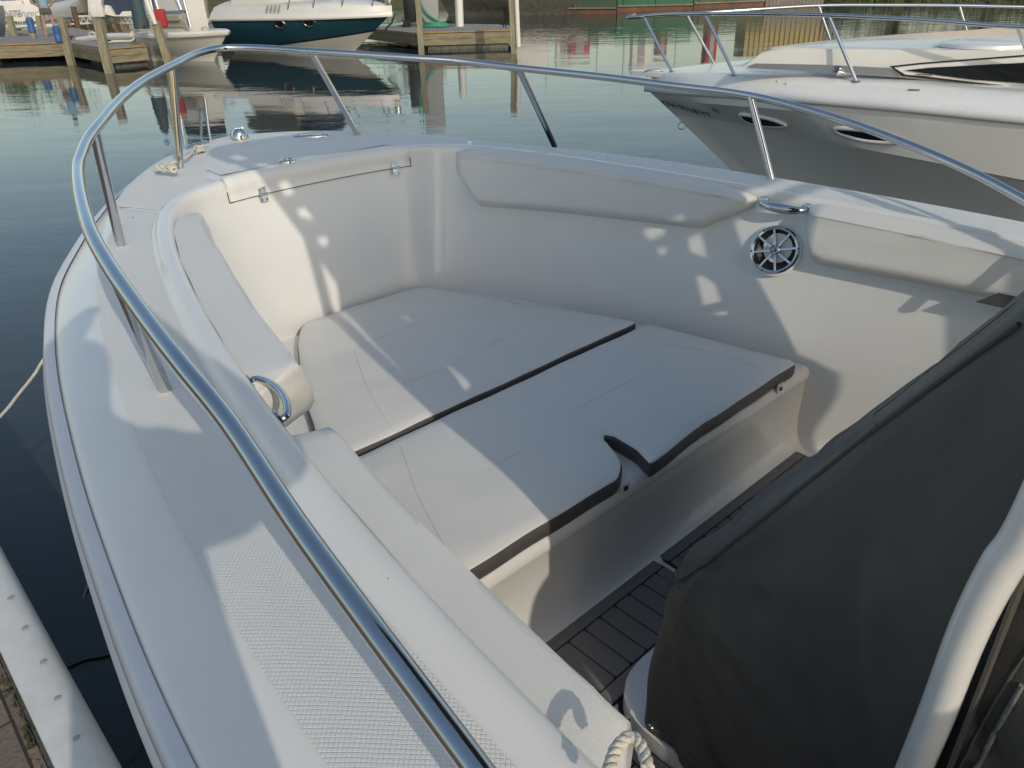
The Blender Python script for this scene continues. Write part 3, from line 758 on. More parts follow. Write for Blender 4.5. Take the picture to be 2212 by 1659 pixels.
# ---- console cover
cov=empty('console_cover',OB,math.atan2(Ld.y,Ld.x),label='black fitted canvas cover drawn over the centre console at right',cat='boat cover')
def covsec(z):
    # front L, half width, top crease
    lv=[(.838,-.715,.480,.05),(.93,-.700,.472,.05),(1.06,-.695,.448,.05),(1.19,-.697,.425,.055),(1.25,-.705,.405,.06),(1.29,-.735,.398,.06),(1.40,-.81,.41,.05),(1.57,-.925,.425,.045),(1.71,-1.012,.435,.04),(1.92,-1.15,.45,.04),(1.99,-1.19,.45,.04)]
    for a,b in zip(lv,lv[1:]):
        if z<=b[0]:
            t=(z-a[0])/(b[0]-a[0]); return tuple(a[k]+(b[k]-a[k])*t for k in (1,2,3))
    return lv[-1][1:]
zs=[.838+i*.02 for i in range(22)]+[1.28+i*.03 for i in range(24)]
from mathutils import noise as NZ
rws=[]
for z in zs:
    Lf,hw,cr_=covsec(z); Lb=-2.05 if z<1.9 else min(-2.05+ (z-1.9)*.3,-1.7)
    flare=.012*max(0,(.95-z)/.1)*0
    seg=[]
    pl=roundpoly([(Lf,hw,cr_),(Lf,-hw,cr_),(Lb,-hw-.02,.02),(Lb,.585,.02),(-1.24,.575,.05)],cr_,5)
    # densify evenly
    out=[]
    corner=[(pl[i],pl[(i+1)%len(pl)]) for i in range(len(pl))]
    for i,(a,b) in enumerate(corner):
        a=Vector(a);b=Vector(b); k=1
        if i%6==5: k=[26,44,4,26,24][i//6]
        for j in range(k): out.append(a.lerp(b,j/k))
    row=[]
    for q in out:
        w=Vector((q.x,q.y,z))
        c=Vector((-1.35,0,z)); dirn=(w-c); dirn.z=0; dirn.normalize()
        # drape folds: vertical pleats near the hem, soft billows above
        hem=max(0,1-(z-.838)/.16)
        d=.026*NZ.noise(Vector((q.x*3+z*1.5,q.y*3,z*2.2)))+.007*NZ.noise(Vector((q.x*11,q.y*11,z*5)))-.014*max(0,1-abs(NZ.noise(Vector((q.x*3.2-z*2.6,q.y*3,z*1.6+4))))*7)*min(1,max(0,(1.9-z)/.3))
        d+=hem*.007*math.sin((q.x*1.3+q.y)*60+3*NZ.noise(w*5))
        # radiating creases from the upper front port corner
        a=Vector((-.70,.40,1.20)); r=(w-a).length; ang=math.atan2(w.z-a.z,w.x-a.x)
        d+=.009*math.exp(-r*4)*math.sin(ang*18)
        w=w+dirn*d; row.append(w)
    row.append(row[0]); rws.append(row)
ctop=sum(rws[-1],Vector())/len(rws[-1]); rws.append([v.lerp(ctop,.5) for v in rws[-1]]); rws.append([ctop+(v-ctop)*.001 for v in rws[-1]])
covm=grid('cover_cloth',rws,M['cover'],cov,auto=80)
cvt=BVHTree.FromPolygons([BM@v.co for v in covm.data.vertices],[tuple(p.vertices) for p in covm.data.polygons])
def covline(name,pts,r,mt,off=.001,n=6):
    q=[]
    pts2=catmull([Vector((u,v,0)) for u,v in pts],8)
    for p in pts2:
        l,nr=hb(p.x,p.y,cvt); q.append(l+nr*off)
    return tube(name,q,r,mt,cov,n=n)
covline('seam',[(1462,1258),(1530,1212),(1620,1143),(1750,1040),(1900,922),(2050,812),(2205,702)],.0040,M['cover'],.0015)
covline('seam',[(1893,918),(1888,905),(1892,893),(1935,860),(1990,815),(2100,730),(2200,650)],.0016,M['cover'],.0003)
covline('seam',[(1412,1575),(1445,1590),(1470,1612),(1490,1640),(1500,1658)],.0022,M['cover'],.001)
l,nr=hb(1407,1571,cvt)
lathe('cover_snap',[(0,.005),(.004,.0045),(.0075,.004),(.009,.001),(.009,-.001)],basis(l+nr*.001,nr),M['chrome'],cov,n=20)
covline('zip',[(2095,1680),(2122,1635),(2160,1565),(2210,1478)],.0035,M['zip'],.003,n=6)
covline('zip_flap',[(2060,1680),(2090,1625),(2130,1550),(2190,1450),(2230,1390)],.0022,M['cover'],.002,n=6)
# mooring line at the port bow
moor=[cl_pos+Vector((.02,-.01,.03)),cl_pos+Vector((-.01,.012,.032)),P(*UL(405,338,.018)),P(*UL(372,352,.012)),P(*UL(352,362,.008)),P(*UL(335,377,-.02)),P(*UL(322,392,-.06)),P(1.75,-.62,1.40),P(1.85,-.80,1.15)]
r1=[P(*UZ(98,772,1.02)),P(*UZ(75,808,.99)),P(*UZ(40,852,.965)),P(*UZ(0,900,.945)),P(*UZ(-120,1010,.90)),P(*UZ(-300,1150,.84))]
mr_=empty('mooring_line',OB,math.atan2(Ld.y,Ld.x),label='pale braided mooring line from the port bow cleat down to the quay at left',cat='rope')
vs,fs=[],[]; braid(catmull(moor+r1,14),.0062,3,.03,vs,fs,6); 
mesh('line',vs,fs,M['rope'],mr_,auto=80)
vs,fs=[],[]
k0=P(*UL(360,364,.02)); 
for s in range(3):
    cc=[]
    for i in range(25):
        a=i/24*4*PI; cc.append(k0+Vector((.016*math.cos(a)+.02*(s-1),.012*math.sin(a*1.0+s)+.012*(s-1),.009*math.sin(a*1.5+s))))
    tube_geo(cc,.006,7,vs,fs)
mesh('knot',vs,fs,M['rope'],mr_,auto=80)
vs,fs=[],[]
for s in range(3):
    cc=[]
    for i in range(21):
        a=i/20*2*PI; cc.append(cl_pos+Vector((.013*math.cos(a)*(1+.2*s),.020*math.sin(a),.016+.007*s)))
    tube_geo(cc,.0055,7,vs,fs)
mesh('cleat_turns',vs,fs,M['rope'],mr_,auto=80)
# ================================================================== NEIGHBOUR CRUISER
th=rad(25)
aN=Ld*(-math.cos(th))+Td*math.sin(th); pN=-Ld*math.sin(th)-Td*math.cos(th); tipN=W(2.65,3.75,0)
nb=empty('cabin_cruiser',tipN,math.atan2(aN.y,aN.x),label='white cabin cruiser moored at right with oval portholes and registration on the bow',cat='boat')
NM=Matrix.Translation(tipN)@Matrix.Rotation(math.atan2(aN.y,aN.x),4,'Z'); NI=NM.inverted()
sgn=1 if (NI.to_3x3()@pN).y>0 else -1
def Q(s,b,z): return Vector((s,sgn*b,z))    # b positive towards us
def interp(x,xs,ys):
    if x<=xs[0]: return ys[0]
    for a,b,c,d in zip(xs,xs[1:],ys,ys[1:]):
        if x<=b: return c+(d-c)*(x-a)/(b-a)
    return ys[-1]
SS=[0,.3,.7,1.2,1.8,2.5,3.5,5,8]; BB=[0,.32,.6,.85,1.05,1.22,1.35,1.4,1.35]
ZS=[1.455,1.485,1.515,1.532,1.53,1.508,1.49,1.46,1.40]
KN=[1.26,1.285,1.28,1.262,1.22,1.152,1.10,1.03,.95]
st=[i*.1 for i in range(0,81)]
sm=lambda s,ys:(interp(s-.12,SS,ys)+interp(s,SS,ys)*2+interp(s+.12,SS,ys))/4
def hrow(fn): return [fn(s) for s in st]
RN=[]
spec=[(1.0,0,0),(1.0,-.03,0),(.985,-.08,0),('k',.0,.93),('k',-.018,.905),(.72,.75,0),(.55,.35,0),(.38,.0,0),(.1,-.35,0)]
for a in spec:
    row=[]
    for s in st:
        b=sm(s,BB) if s>.12 else interp(s,SS,BB); z=sm(s,ZS)
        if a[0]=='k': zz=sm(s,KN)+a[1]; bb=b*a[2]*(.8 if s<.3 else 1)
        elif a[2]==0 and a[1]<=0 and a[0]>.9: zz=z+a[1]; bb=b*a[0]
        else: zz=a[1]; bb=b*a[0]
        # stem rake
        zr=[-.4,0,.35,.75,.908,1.186,1.453]; rk=[2.2,1.75,1.32,.86,.655,.335,0]
        off=interp(zz,zr,rk) if zz<z-.02 else 0
        fac=max(0,1-s/3.2); s2=s+off*fac
        bb=bb*(1 if zz>1.3 else min(1,.55+s*.3) if zz>1.0 else min(1,.3+s*.28))
        row.append(Q(s2,bb if s>0 else 0.0,zz))
    RN.append(row)
hN=grid('hull',RN,M['hull'],nb,auto=25)
hNt=BVHTree.FromPolygons([NM@v.co for v in hN.data.vertices],[tuple(p.vertices) for p in hN.data.polygons])
RN2=[[Vector((v.x,-v.y,v.z)) for v in r] for r in RN]; grid('hull_side',RN2,M['hull'],nb,auto=25)
# rub rail
for s_,nm in ((1,'rub_rail'),(-1,'rub_rail')):
    rr=[]
    for db,dz in ((-.005,.035),(.012,.03),(.02,.015),(.024,0),(.02,-.018),(.008,-.03),(-.01,-.032)):
        rr.append([Q(s-.01,s_*((sm(s,BB) if s>.12 else interp(s,SS,BB))+db*(1 if s>0 else 1)),sm(s,ZS)+dz) for s in st])
    ob=grid(nm,rr,M['rubber'],nb,auto=60)
    if s_==1:
        for k in range(9):
            s=.9+k*.2; q=Q(s,sm(s,BB)+.024,sm(s,ZS)); lathe('rivet',[(0,.002),(.004,.001),(.005,-.001)],basis(q,Q(0,1,.2)),M['chromedark'],ob,n=8)
# deck with trunk cabin
def zdeck(s,b):
    e=sm(s,BB) if s>.12 else interp(s,SS,BB)+.001; f=abs(b)/max(e,.05); zs_=sm(s,ZS)
    edge=zs_+.03+.085*(1-max(0,min(1,(f-.78)/.22))**2)
    tb=interp(s,[.75,1.3,2.2,3.5,8],[.0,.40,.55,.60,.62]); h=interp(s,[.75,1.0,1.5,2.6,3.6,8],[0,.09,.13,.19,.42,.45])
    if s>.75:
        k=max(0,min(1,(tb-abs(b))/.10+.5)) if True else 0
        k=k*k*(3-2*k); edge+=h*k+ .03*k*(1-min(1,abs(b)/1.0))
    return edge
rr=[]
NB=36
for j in range(NB+1):
    f=-1+2*j/NB; row=[]
    for s in st:
        e=(sm(s,BB) if s>.12 else interp(s,SS,BB)); b=f*e
        row.append(Q(s-(.10*(1-abs(f)) if s<.05 else 0),b,zdeck(s,b)))
    rr.append(row)
dN=grid('deck',rr,M['gel'],nb,auto=35)
dNt=BVHTree.FromPolygons([NM@v.co for v in dN.data.vertices],[tuple(p.vertices) for p in dN.data.polygons])
def nh(u,v,tree):
    l,n=hit(u,v,tree); return NI@l,(NI.to_3x3()@n).normalized()
# anchor pulpit
pp=roundpoly([(-.13,.03,.03),(-.13,-.03,.03),(.35,-.22),(.35,.22)],.05,4)
prism('pulpit',[(x,y) for x,y in pp],1.55,1.585,M['gel'],nb,bev=.008)
# cabin side glass, frame and strip traced on the cabin side plane
def sidepoly(name,pts,b,mt,parent,off=0,th_=.006):
    n=len(pts); vs=[];fs=[]
    for u,v in pts:
        d=NI.to_3x3()@ray(u,v); c=NI@CAMP; t=(sgn*(b+off)-c.y)/d.y; vs.append(c+d*t)
    vs2=[q+Vector((0,-sgn*th_,0)) for q in vs]
    fs=[tuple(range(n)),tuple(range(2*n-1,n-1,-1))]+[(i,(i+1)%n,n+(i+1)%n,n+i) for i in range(n)]
    return mesh(name,vs+vs2,fs,mt,parent,smooth=False)
M['strip']=mat('grey_strip',(.20,.22,.24),.35)
box_side=sidepoly('cabin_side',[(1604,147),(1640,118),(1700,104),(1815,106),(2000,108),(2260,110),(2260,200),(1947,168),(1780,156)],.70,M['gel'],nb,0,.16)
sidepoly('cabin_stripe',[(1612,144),(1632,137),(1780,140),(1922,147),(1944,165),(1780,155)],.72,M['strip'],nb,.012)
wf=sidepoly('cabin_window',[(1924,144),(1990,137),(2260,117),(2260,196),(2212,189),(1985,165),(1950,163)],.72,M['gel'],nb,.014)
sidepoly('window_gasket',[(1921,143),(1990,135.5),(2260,115),(2260,118.5),(1992,138.5),(1930,145.5),(1956,161.5),(1990,164),(2260,195),(2260,199),(1985,168),(1948,164.5)],.72,M['dark'],wf,.020)
sidepoly('window_glass',[(1955,152),(2010,146),(2260,133),(2260,184),(2100,172),(2030,163)],.72,M['glass'],wf,.022)
sidepoly('window_latch',[(1979,159.5),(2014,162),(2014,163.6),(1979,161)],.72,M['dark'],wf,.03)
# windshield / rear cabin mass further aft
# portholes
def porthole(pts):
    cs=[nh(u,v,hNt) for u,v in pts]; c=sum((x for x,_ in cs),Vector())/len(cs); 
    nr=sum((n for _,n in cs),Vector()).normalized()
    ring=catmull([x+nr*.004 for x,_ in cs],6,closed=True)
    vs,fs=tube_geo(ring+[ring[0],ring[1]],.016,8,cap=False)
    fr=mesh('porthole',vs,fs,M['white'],nb,auto=80)
    vv=[c+(x-c)*.93+nr*.012 for x in ring]+[c+nr*.012]; n=len(ring)
    mesh('pane',vv,[(i,(i+1)%n,n) for i in range(n)],M['glass'],fr,smooth=False)
porthole([(1600,246),(1625,248),(1665,255),(1698,268),(1680,271),(1640,268),(1612,258)])
porthole([(1804,277),(1840,277),(1890,285),(1945,303),(1920,306),(1868,302),(1825,290)])
# registration
c,nr=nh(1485,233,hNt)
a1,_=nh(1450,224,hNt); b1,_=nh(1520,243,hNt)
def decalmat(c,a,b,nr,tilt=0):
    x=(b-a).normalized(); y=nr.cross(x).normalized(); 
    if y.z<0: y=-y
    n=x.cross(y); return Matrix(((x.x,y.x,n.x,c.x),(x.y,y.y,n.y,c.y),(x.z,y.z,n.z,c.z),(0,0,0,1)))
dm=decalmat(c+nr*.012,a1,b1,nr)
ln=(b1-a1).length
tx=text('registration_number','OH 9118 YT',dm@Matrix.Diagonal((.80,1,1,1)),.118,M['ink'],nb,.001)
c2_,n2_=nh(1545,236,hNt)
box('sticker',(0,0,0),(.045,.06,.002),M['lime'],nb,mtx=decalmat(c2_+n2_*.008,a1,b1,n2_))
# bow eye
c,nr=nh(1484,269,hNt); tube('bow_eye',[c+Vector((-.02+.028*math.cos(a)-.02,0,.028*math.sin(a)-.01)) for a in [i*PI/8 for i in range(17)]],.005,M['chromedark'],nb,n=8)
# rails
def NBp(u,v,b):
    d=NI.to_3x3()@ray(u,v); c=NI@CAMP; t=(sgn*b-c.y)/d.y; return c+d*t
bf=lambda s,m:m*interp(s,SS,BB)
def NBi(u,v,m):
    b=bf(1,m)
    for i in range(50):
        q=NBp(u,v,b); b=.5*b+.5*bf(q.x,m)
    return q
prail=[NBp(1372,31,-.08),NBp(1357,38,.0),NBi(1389,35,.8),NBi(1440,31,.8),NBi(1523,30,.8),NBi(1650,30,.8),NBi(1790,33,.8),NBi(2000,43,.8),NBi(2198,58,.8)]
e=prail[-1]; prail+=[e+Vector((1.0,sgn*.15,-.03)),e+Vector((2.2,sgn*.15,-.2)),e+Vector((2.6,sgn*.12,-.45))]
rl=tube('bow_rail',catmull(prail,6),.0125,M['chrome'],nb,n=12)
srail=[NBp(1357,38,.0),NBi(1400,35,-.8),NBi(1482,30,-.8),NBi(1620,21,-.8),NBi(1768,12,-.8),NBi(1920,11,-.8),NBi(2072,12,-.8),NBi(2212,15,-.8)]
e=srail[-1]; srail+=[e+Vector((1.0,-sgn*.15,-.03)),e+Vector((2.6,-sgn*.12,-.45))]
tube('bow_rail',catmull(srail,6),.0125,M['chrome'],nb,n=12)
for (bu,bv),(tu,tv),m1,m2 in (((1452,155),(1390,35),.75,.8),((1587,161),(1523,30),.8,.8),((1850,176),(1790,33),.8,.8),((2250,190),(2198,58),.82,.8),((1550,140),(1482,30),-.8,-.8),((1797,85),(1768,12),-.8,-.8),((2090,58),(2072,12),-.8,-.8)):
    b0,_=nh(bu,bv,dNt) if m1>0 else (NBi(bu,bv,m1),0)
    tube('stanchion',[b0-Vector((0,0,.03 if m1<0 else .004)),NBi(tu,tv,m2)],.011,M['chrome'],rl,n=10)
    if m1>0: lathe('stanchion_foot',[(0,.006),(.014,.006),(.028,.003),(.03,0)],Matrix.Translation(b0),M['chrome'],rl,n=16)
# spotlight / horn on deck and cleats
b0,_=nh(1822,170,dNt); so=lathe('horn',[(.0,-.03),(.012,-.03),(.014,0),(.022,.03),(.024,.032),(.019,.03),(.0,.02)],Matrix.Translation(b0+Vector((0,0,.03)))@Matrix.Rotation(rad(-75),4,'Y')@Matrix.Scale(1.3,4),M['chrome'],nb,n=20)
b0,_=nh(1412,164,dNt); cleat(b0,rad(20),nb,1.1)
for u,v in ((1681,177),(1699,182)):
    b0,_=nh(u,v,dNt); lathe('fitting',[(0,.012),(.006,.011),(.008,0)],Matrix.Translation(b0),M['chrome'],nb,n=12)
b0,_=nh(1975,194.5,dNt); box('deck_label',(0,0,0),(.06,.03,.004),M['strip'],nb,mtx=Matrix.Translation(b0+Vector((0,0,.003))))
# far side handrail with hand holds
hp=[]
for u,v in ((1668,102),(1745,92),(1830,84),(1950,74),(2080,66),(2212,58)):
    q=NBp(u,v,-.50); q.z-=.0; hp.append(q)
hp.append(hp[-1]+Vector((1,0,.02)))
HP=catmull(hp,4)
vs,fs=[],[]
for q in HP:
    for dy,dz in ((-.02,-.09),(-.02,.0),(.02,.0),(.02,-.09)): vs.append(q+Vector((0,sgn*dy*-1,dz)))
for i in range(len(HP)-1):
    for j in range(3): a=i*4+j; fs.append((a,a+1,a+5,a+4))
M['tanwhite']=mat('handrail_cream',(.60,.52,.44),.5,noise=.15,nscale=8)
mesh('deck_handrail',vs,fs,M['tanwhite'],nb,smooth=False)
# hatch on the cabin roof
for u,v in ((2120,103),):
    b0,_=nh(u,v-3,dNt); lathe('roof_hatch',[(0,.03),(.2,.028),(.235,.02),(.24,0)],Matrix.Translation(b0),M['gel'],nb,n=36)
# ================================================================== QUAY
quay=empty('quay',OB,math.atan2(Ld.y,Ld.x),label='brick paved quay edge with white dock bumper at bottom left',cat='quay')
quay['kind']='structure'
del quay['category']
ZQ=.80
prism('paving',[(-9,1.476),(9,1.476),(9,9),(-9,9)],.3,ZQ-.01,M['brick'],quay)
prism('quay_kerb',[(-9,1.455),(9,1.455),(9,1.474),(-9,1.474)],-.6,ZQ-.004,M['concrete'],quay)
bmprof=[(1.455,.60),(1.40,.60),(1.375,.62),(1.362,.66),(1.358,.72),(1.358,.80),(1.364,.825),(1.378,.842),(1.40,.850),(1.43,.8505),(1.462,.8505),(1.464,.845),(1.462,.78)]
bump=empty('dock_bumper',OB,math.atan2(Ld.y,Ld.x),label='white vinyl dock bumper bolted along the quay edge at bottom left',cat='dock bumper')
M['bumper']=mat('bumper_vinyl',(.72,.72,.70),.35,noise=.16,nscale=14,bump=.25,bscale=30,bdist=.002,speck=22)
grid('bumper_strip',[[Vector((L,y+.004*math.sin(L*1.7),z)) for L in [-6+i*.25 for i in range(49)]] for y,z in bmprof],M['bumper'],bump,auto=50)
for u,v in ((22,1291),(53,1356),(93,1429),(124,1507),(165,1593)):
    L,T,z=UZ(u,v,.8515); lathe('bolt_cap',[(0,.0015),(.006,.0012),(.008,0)],Matrix.Translation(P(L,T,.8505)),M['fgrey'],bump,n=16)
# moss tufts in the joint
ms=bmesh.new()
for i in range(900):
    L=random.uniform(-.3,1.1); 
    if NZ.noise(Vector((L*9,0,0)))<-.1 and random.random()<.8: continue
    y=1.475+random.gauss(0,.008); a=random.uniform(0,2*PI); h=random.uniform(.006,.018); w=.003
    p0=Vector((L,y,ZQ-.01)); d=Vector((math.cos(a),math.sin(a),0)); 
    v=[ms.verts.new(p0-d*w),ms.verts.new(p0+d*w),ms.verts.new(p0+Vector((random.gauss(0,.006),random.gauss(0,.006),h)))]; ms.faces.new(v)
mo=bmobj('moss',ms,M['moss'],None,smooth=False,kind='stuff',label='green moss growing in the joint between quay edge and bricks',cat='moss'); mo.location=OB; mo.rotation_euler=(0,0,math.atan2(Ld.y,Ld.x))
# things in the water
tube('submerged_rope',catmull([U(145,1442,.004),U(185,1425,.004),U(225,1418,.004),U(262,1404,.004),U(300,1398,.004)],6),.006,mat('algae_rope',(.01,.035,.03),.5),None,n=7,label='dark green slimy rope lying in the water between quay and boat',cat='rope')
tube('floating_twig',catmull([U(196,1252,.01),U(190,1264,.012),U(184,1278,.006),U(176,1305,-.01)],6),[.009-.0003*i for i in range(19)],mat('twig',(.30,.28,.22),.8),None,n=7,label='pale short twig floating in the dark water beside the quay',cat='twig')
# ================================================================== FAR DOCKS
def poly_dock(name,corners,ztop,label,fas=.36,trimedges=(),parentless=False):
    """corners world xy, counter-clockwise"""
    cx=sum(c[0] for c in corners)/len(corners); cy=sum(c[1] for c in corners)/len(corners)
    e=empty(name,(cx,cy,0),0,label=label,cat='dock')
    loc=[(x-cx,y-cy) for x,y in corners]; n=len(loc)
    # boards
    bmx=bmesh.new(); a=Vector(loc[0]); b=Vector(loc[1]); ax=(b-a).normalized(); ay=Vector((-ax.y,ax.x))
    prism('deck_surface',loc,ztop-.05,ztop-.012,M['deckwood'],e)
    # board lines clipped coarsely: thin raised boards inside the polygon bounding box
    def inside(p):
        r=False
        for i in range(n):
            x1,y1=loc[i];x2,y2=loc[i-1]
            if (y1>p.y)!=(y2>p.y) and p.x<(x2-x1)*(p.y-y1)/(y2-y1)+x1: r=not r
        return r
    vs,fs=[],[]
    us=[Vector(p).dot(ax) for p in loc]; vs_=[Vector(p).dot(ay) for p in loc]
    u=min(us)
    while u<max(us):
        # clip strip by sampling
        lo=hi=None; v=min(vs_)
        while v<max(vs_)+.001:
            if inside(ax*(u+.07)+ay*v):
                if lo is None: lo=v
                hi=v
            v+=.06
        if lo is not None and hi>lo:
            b0=len(vs)
            for uu,vv in ((u+.005,lo),(u+.138,lo),(u+.138,hi),(u+.005,hi)):
                q=ax*uu+ay*vv; vs.append(Vector((q.x,q.y,ztop)))
            for uu,vv in ((u+.005,lo),(u+.138,lo),(u+.138,hi),(u+.005,hi)):
                q=ax*uu+ay*vv; vs.append(Vector((q.x,q.y,ztop-.03)))
            fs+=[(b0,b0+1,b0+2,b0+3),(b0,b0+4,b0+5,b0+1),(b0+1,b0+5,b0+6,b0+2),(b0+2,b0+6,b0+7,b0+3),(b0+3,b0+7,b0+4,b0)]
        u+=.143
    if vs: mesh('deck_board',vs,fs,M['deckwood'],e,smooth=False,kind='stuff')
    for i in range(n):
        a=Vector(loc[i]);b=Vector(loc[(i+1)%n]); d=b-a; L=d.length; mid=(a+b)/2; nn=Vector((d.y,-d.x)).normalized(); ang=math.atan2(d.y,d.x)
        for k in range(2):
            bmx=bmesh.new(); box_bm(bmx,(L+.04,.04,fas/2-.008),Matrix.Translation((mid.x+nn.x*.02,mid.y+nn.y*.02,ztop-.05-fas*(k+.5)/2))@Matrix.Rotation(ang,4,'Z'),.006,1); bmobj('fascia',bmx,M['wood'],e)
        if i in trimedges:
            bmx=bmesh.new(); box_bm(bmx,(L+.04,.05,.035),Matrix.Translation((mid.x+nn.x*.025,mid.y+nn.y*.025,ztop-.015))@Matrix.Rotation(ang,4,'Z'),.004,1); bmobj('edge_trim',bmx,M['trimwood'],e)
    return e,(cx,cy)
def floats(e,c,pts,zt=.2):
    for x,y,sx,sy,rz in pts:
        bmx=bmesh.new(); box_bm(bmx,(sx,sy,.45),Matrix.Translation((x-c[0],y-c[1],zt-.225))@Matrix.Rotation(rz,4,'Z'),.05,2)
        k=int(sx/.28)
        for i in range(k): box_bm(bmx,(.05,sy+.03,.44),Matrix.Translation((x-c[0],y-c[1],zt-.225))@Matrix.Rotation(rz,4,'Z')@Matrix.Translation((-sx/2+(i+.5)*sx/k,0,0)),.02,1)
        bmobj('dock_float',bmx,M['float'],e)
def xy(u,v,z): q=U(u,v,z); return (q.x,q.y)
cA=[(-24,24.6),xy(135,91,.55),(-11.6,29.2),(-14.2,31.5),(-24,29)]
d1,c1=poly_dock('wooden_dock',cA,.55,'weathered wooden dock walkway at far left where the person stands',trimedges=(0,))
k1=xy(150,91.5,.55);k2=xy(228,104,.55);k3=xy(313,97.5,.55); k3=(k3[0],k3[1]); k4=(k1[0]+k3[0]-k2[0],k1[1]+k3[1]-k2[1])
d2,c2=poly_dock('finger_pier',[k1,k2,k3,k4],.545,'short wooden finger pier in front of the white boat, pointing toward the camera',trimedges=(1,))
mx_,my_=((k2[0]+k3[0])/2,(k2[1]+k3[1])/2); ang=math.atan2(k3[1]-k2[1],k3[0]-k2[0])
floats(d2,c2,[(mx_-.35*math.sin(-ang)*-1*0-.45*(-math.sin(ang))*-1*0-.3,my_+.45,.95,.8,ang),((k1[0]+k2[0])/2+.4,(k1[1]+k2[1])/2+.4,1.6,.7,math.atan2(k2[1]-k1[1],k2[0]-k1[0]))])
floats(d1,c1,[(-17.3,27.3,1.9,1.2,.23),(-19.8,26.9,1.5,1.2,.23)],.16)
cB=[xy(232,497,0) if False else (-19.9,34.2),(-16.0,29.6),(-14.3,30.6),(-18,35.6)]
d3,c3=poly_dock('finger_pier',cB,.54,'wooden finger pier running back behind the person, beside the blue wrapped post')
e1=xy(903,70,.55); e2=xy(1110,64,.55)
cC=[e1,e2,(.15,31.0),(-3.9,33.2),(-13,36.5),(-13.4,34.2),(-5.0,31.2)]
d4,c4=poly_dock('wooden_dock',cC,.55,'wooden dock end with green hoses, right of the teal hulled cruiser',trimedges=(0,))
floats(d4,c4,[((e1[0]+e2[0])/2,(e1[1]+e2[1])/2+.5,2.7,.9,math.atan2(e2[1]-e1[1],e2[0]-e1[0]))],.2)
def post(name,tu,tv,bu,bv,zb,r,label,mt='post',sq=True,group='wooden mooring posts'):
    b=U(bu,bv,zb); t=V(tu,tv,b.y); 
    o=empty(name,b,0,label=label,cat='post',group=group)
    vs,fs=tube_geo([Vector((0,0,-.9)),Vector((0,0,0)),(t-b)*.5,(t-b)],r,4 if sq else 12)
    mesh('post_shaft',vs,fs,M[mt],o,auto=30)
    return o,b,t
pR=.10
post('mooring_post',19,35,34,87,.4,.13,'weathered wooden post at far left, left of the blue wrapped post')
o,b,t=post('mooring_post',62,37,73,82,.55,.10,'wooden post wrapped in a blue vinyl bumper left of the person')
def wrapb(o,b,t,f0,f1,r,sh=Vector((0,0,0))):
    d=(t-b);  vs,fs=tube_geo([q+sh for q in (d*f0,d*(f0+.04),d*(f0+.2),d*((f0+f1)/2),d*(f1-.2),d*(f1-.04),d*f1)],[r*.6,r,r,r*.93,r,r,r*.6],14); mesh('bumper_wrap',vs,fs,M['bluev'],o)
wrapb(o,b,t,.25,.97,.12)
post('mooring_post',82,34,88,64,.5,.12,'short grey post on the finger pier behind the person')
o,b,t=post('mooring_post',131,37,150,121,.25,.13,'wooden post with pale cap and blue bumper right of the person')
wrapb(o,b,t,.36,.80,.10,Vector((-.10,-.22,0)))
post('mooring_post',212,45,232,137,.25,.14,'twin wooden post at the outer corner of the finger pier')
post('mooring_post',220,44,226,70,.6,.11,'shorter post standing just behind the corner post of the finger pier')
o,b,t=post('mooring_post',336,45,363,130,.22,.13,'wooden post at the right corner of the finger pier with a white paddle shaped cap')
tube('post_cap',[(t-b)*.92+Vector((0,-.1,0)),(t-b)*1.0+Vector((-.05,-.1,.3)),(t-b)*1.0+Vector((-.12,-.1,.75))],[.06,.085,.06],M['fwhite'],o,n=8)
o,b,t=post('mooring_post',420,3,428,58,.6,.10,'grey post with two white dock bumpers, right of the white boat')
for dx,dz in ((-.12,.0),(.28,.0)):
    box('post_bumper',(0,0,0),(.22,.2,.78),M['fwhite'],o,mtx=Matrix.Translation((t-b)*.6+Vector((dx,-.15,0))),bev=.05)
post('mooring_post',442,-8,448,50,.55,.12,'tall olive stained post between the white boat and the teal cruiser')
post('mooring_post',499,-8,513,64,.5,.10,'slim leaning wooden pole just left of the teal cruiser')
post('mooring_post',902,-22,910,103,.2,.12,'wooden post at the left corner of the hose dock')
post('mooring_post',990,-25,993,57,.55,.15,'pale round pile rising from the middle of the hose dock',mt='fwhite',sq=False)
o,b,t=post('mooring_post',1104,-25,1110,97,.25,.13,'tall post with white vinyl facing at the right end of the hose dock')
tube('post_facing',[Vector((.14,-.1,-.05)),(t-b)+Vector((.14,-.1,0))],.075,M['fwhite'],o,n=8)
post('mooring_post',147,20,156,52,0,.10,'thin rusty pile behind the boat lift rails, left one',mt='rust',sq=False,group='rusty piles')
post('mooring_post',158,14,173,80,0,.12,'rusty pile with a white collar in front of the boat lift rails',mt='rust',sq=False,group='rusty piles')
post('mooring_post',133,14,137,35,0,.10,'short rusty pile under the grey concrete block',mt='rust',sq=False,group='rusty piles')
post('mooring_post',247,8,250,33,.4,.12,'rusty pile in front of the navy boat cover',mt='rust',sq=False,group='rusty piles')
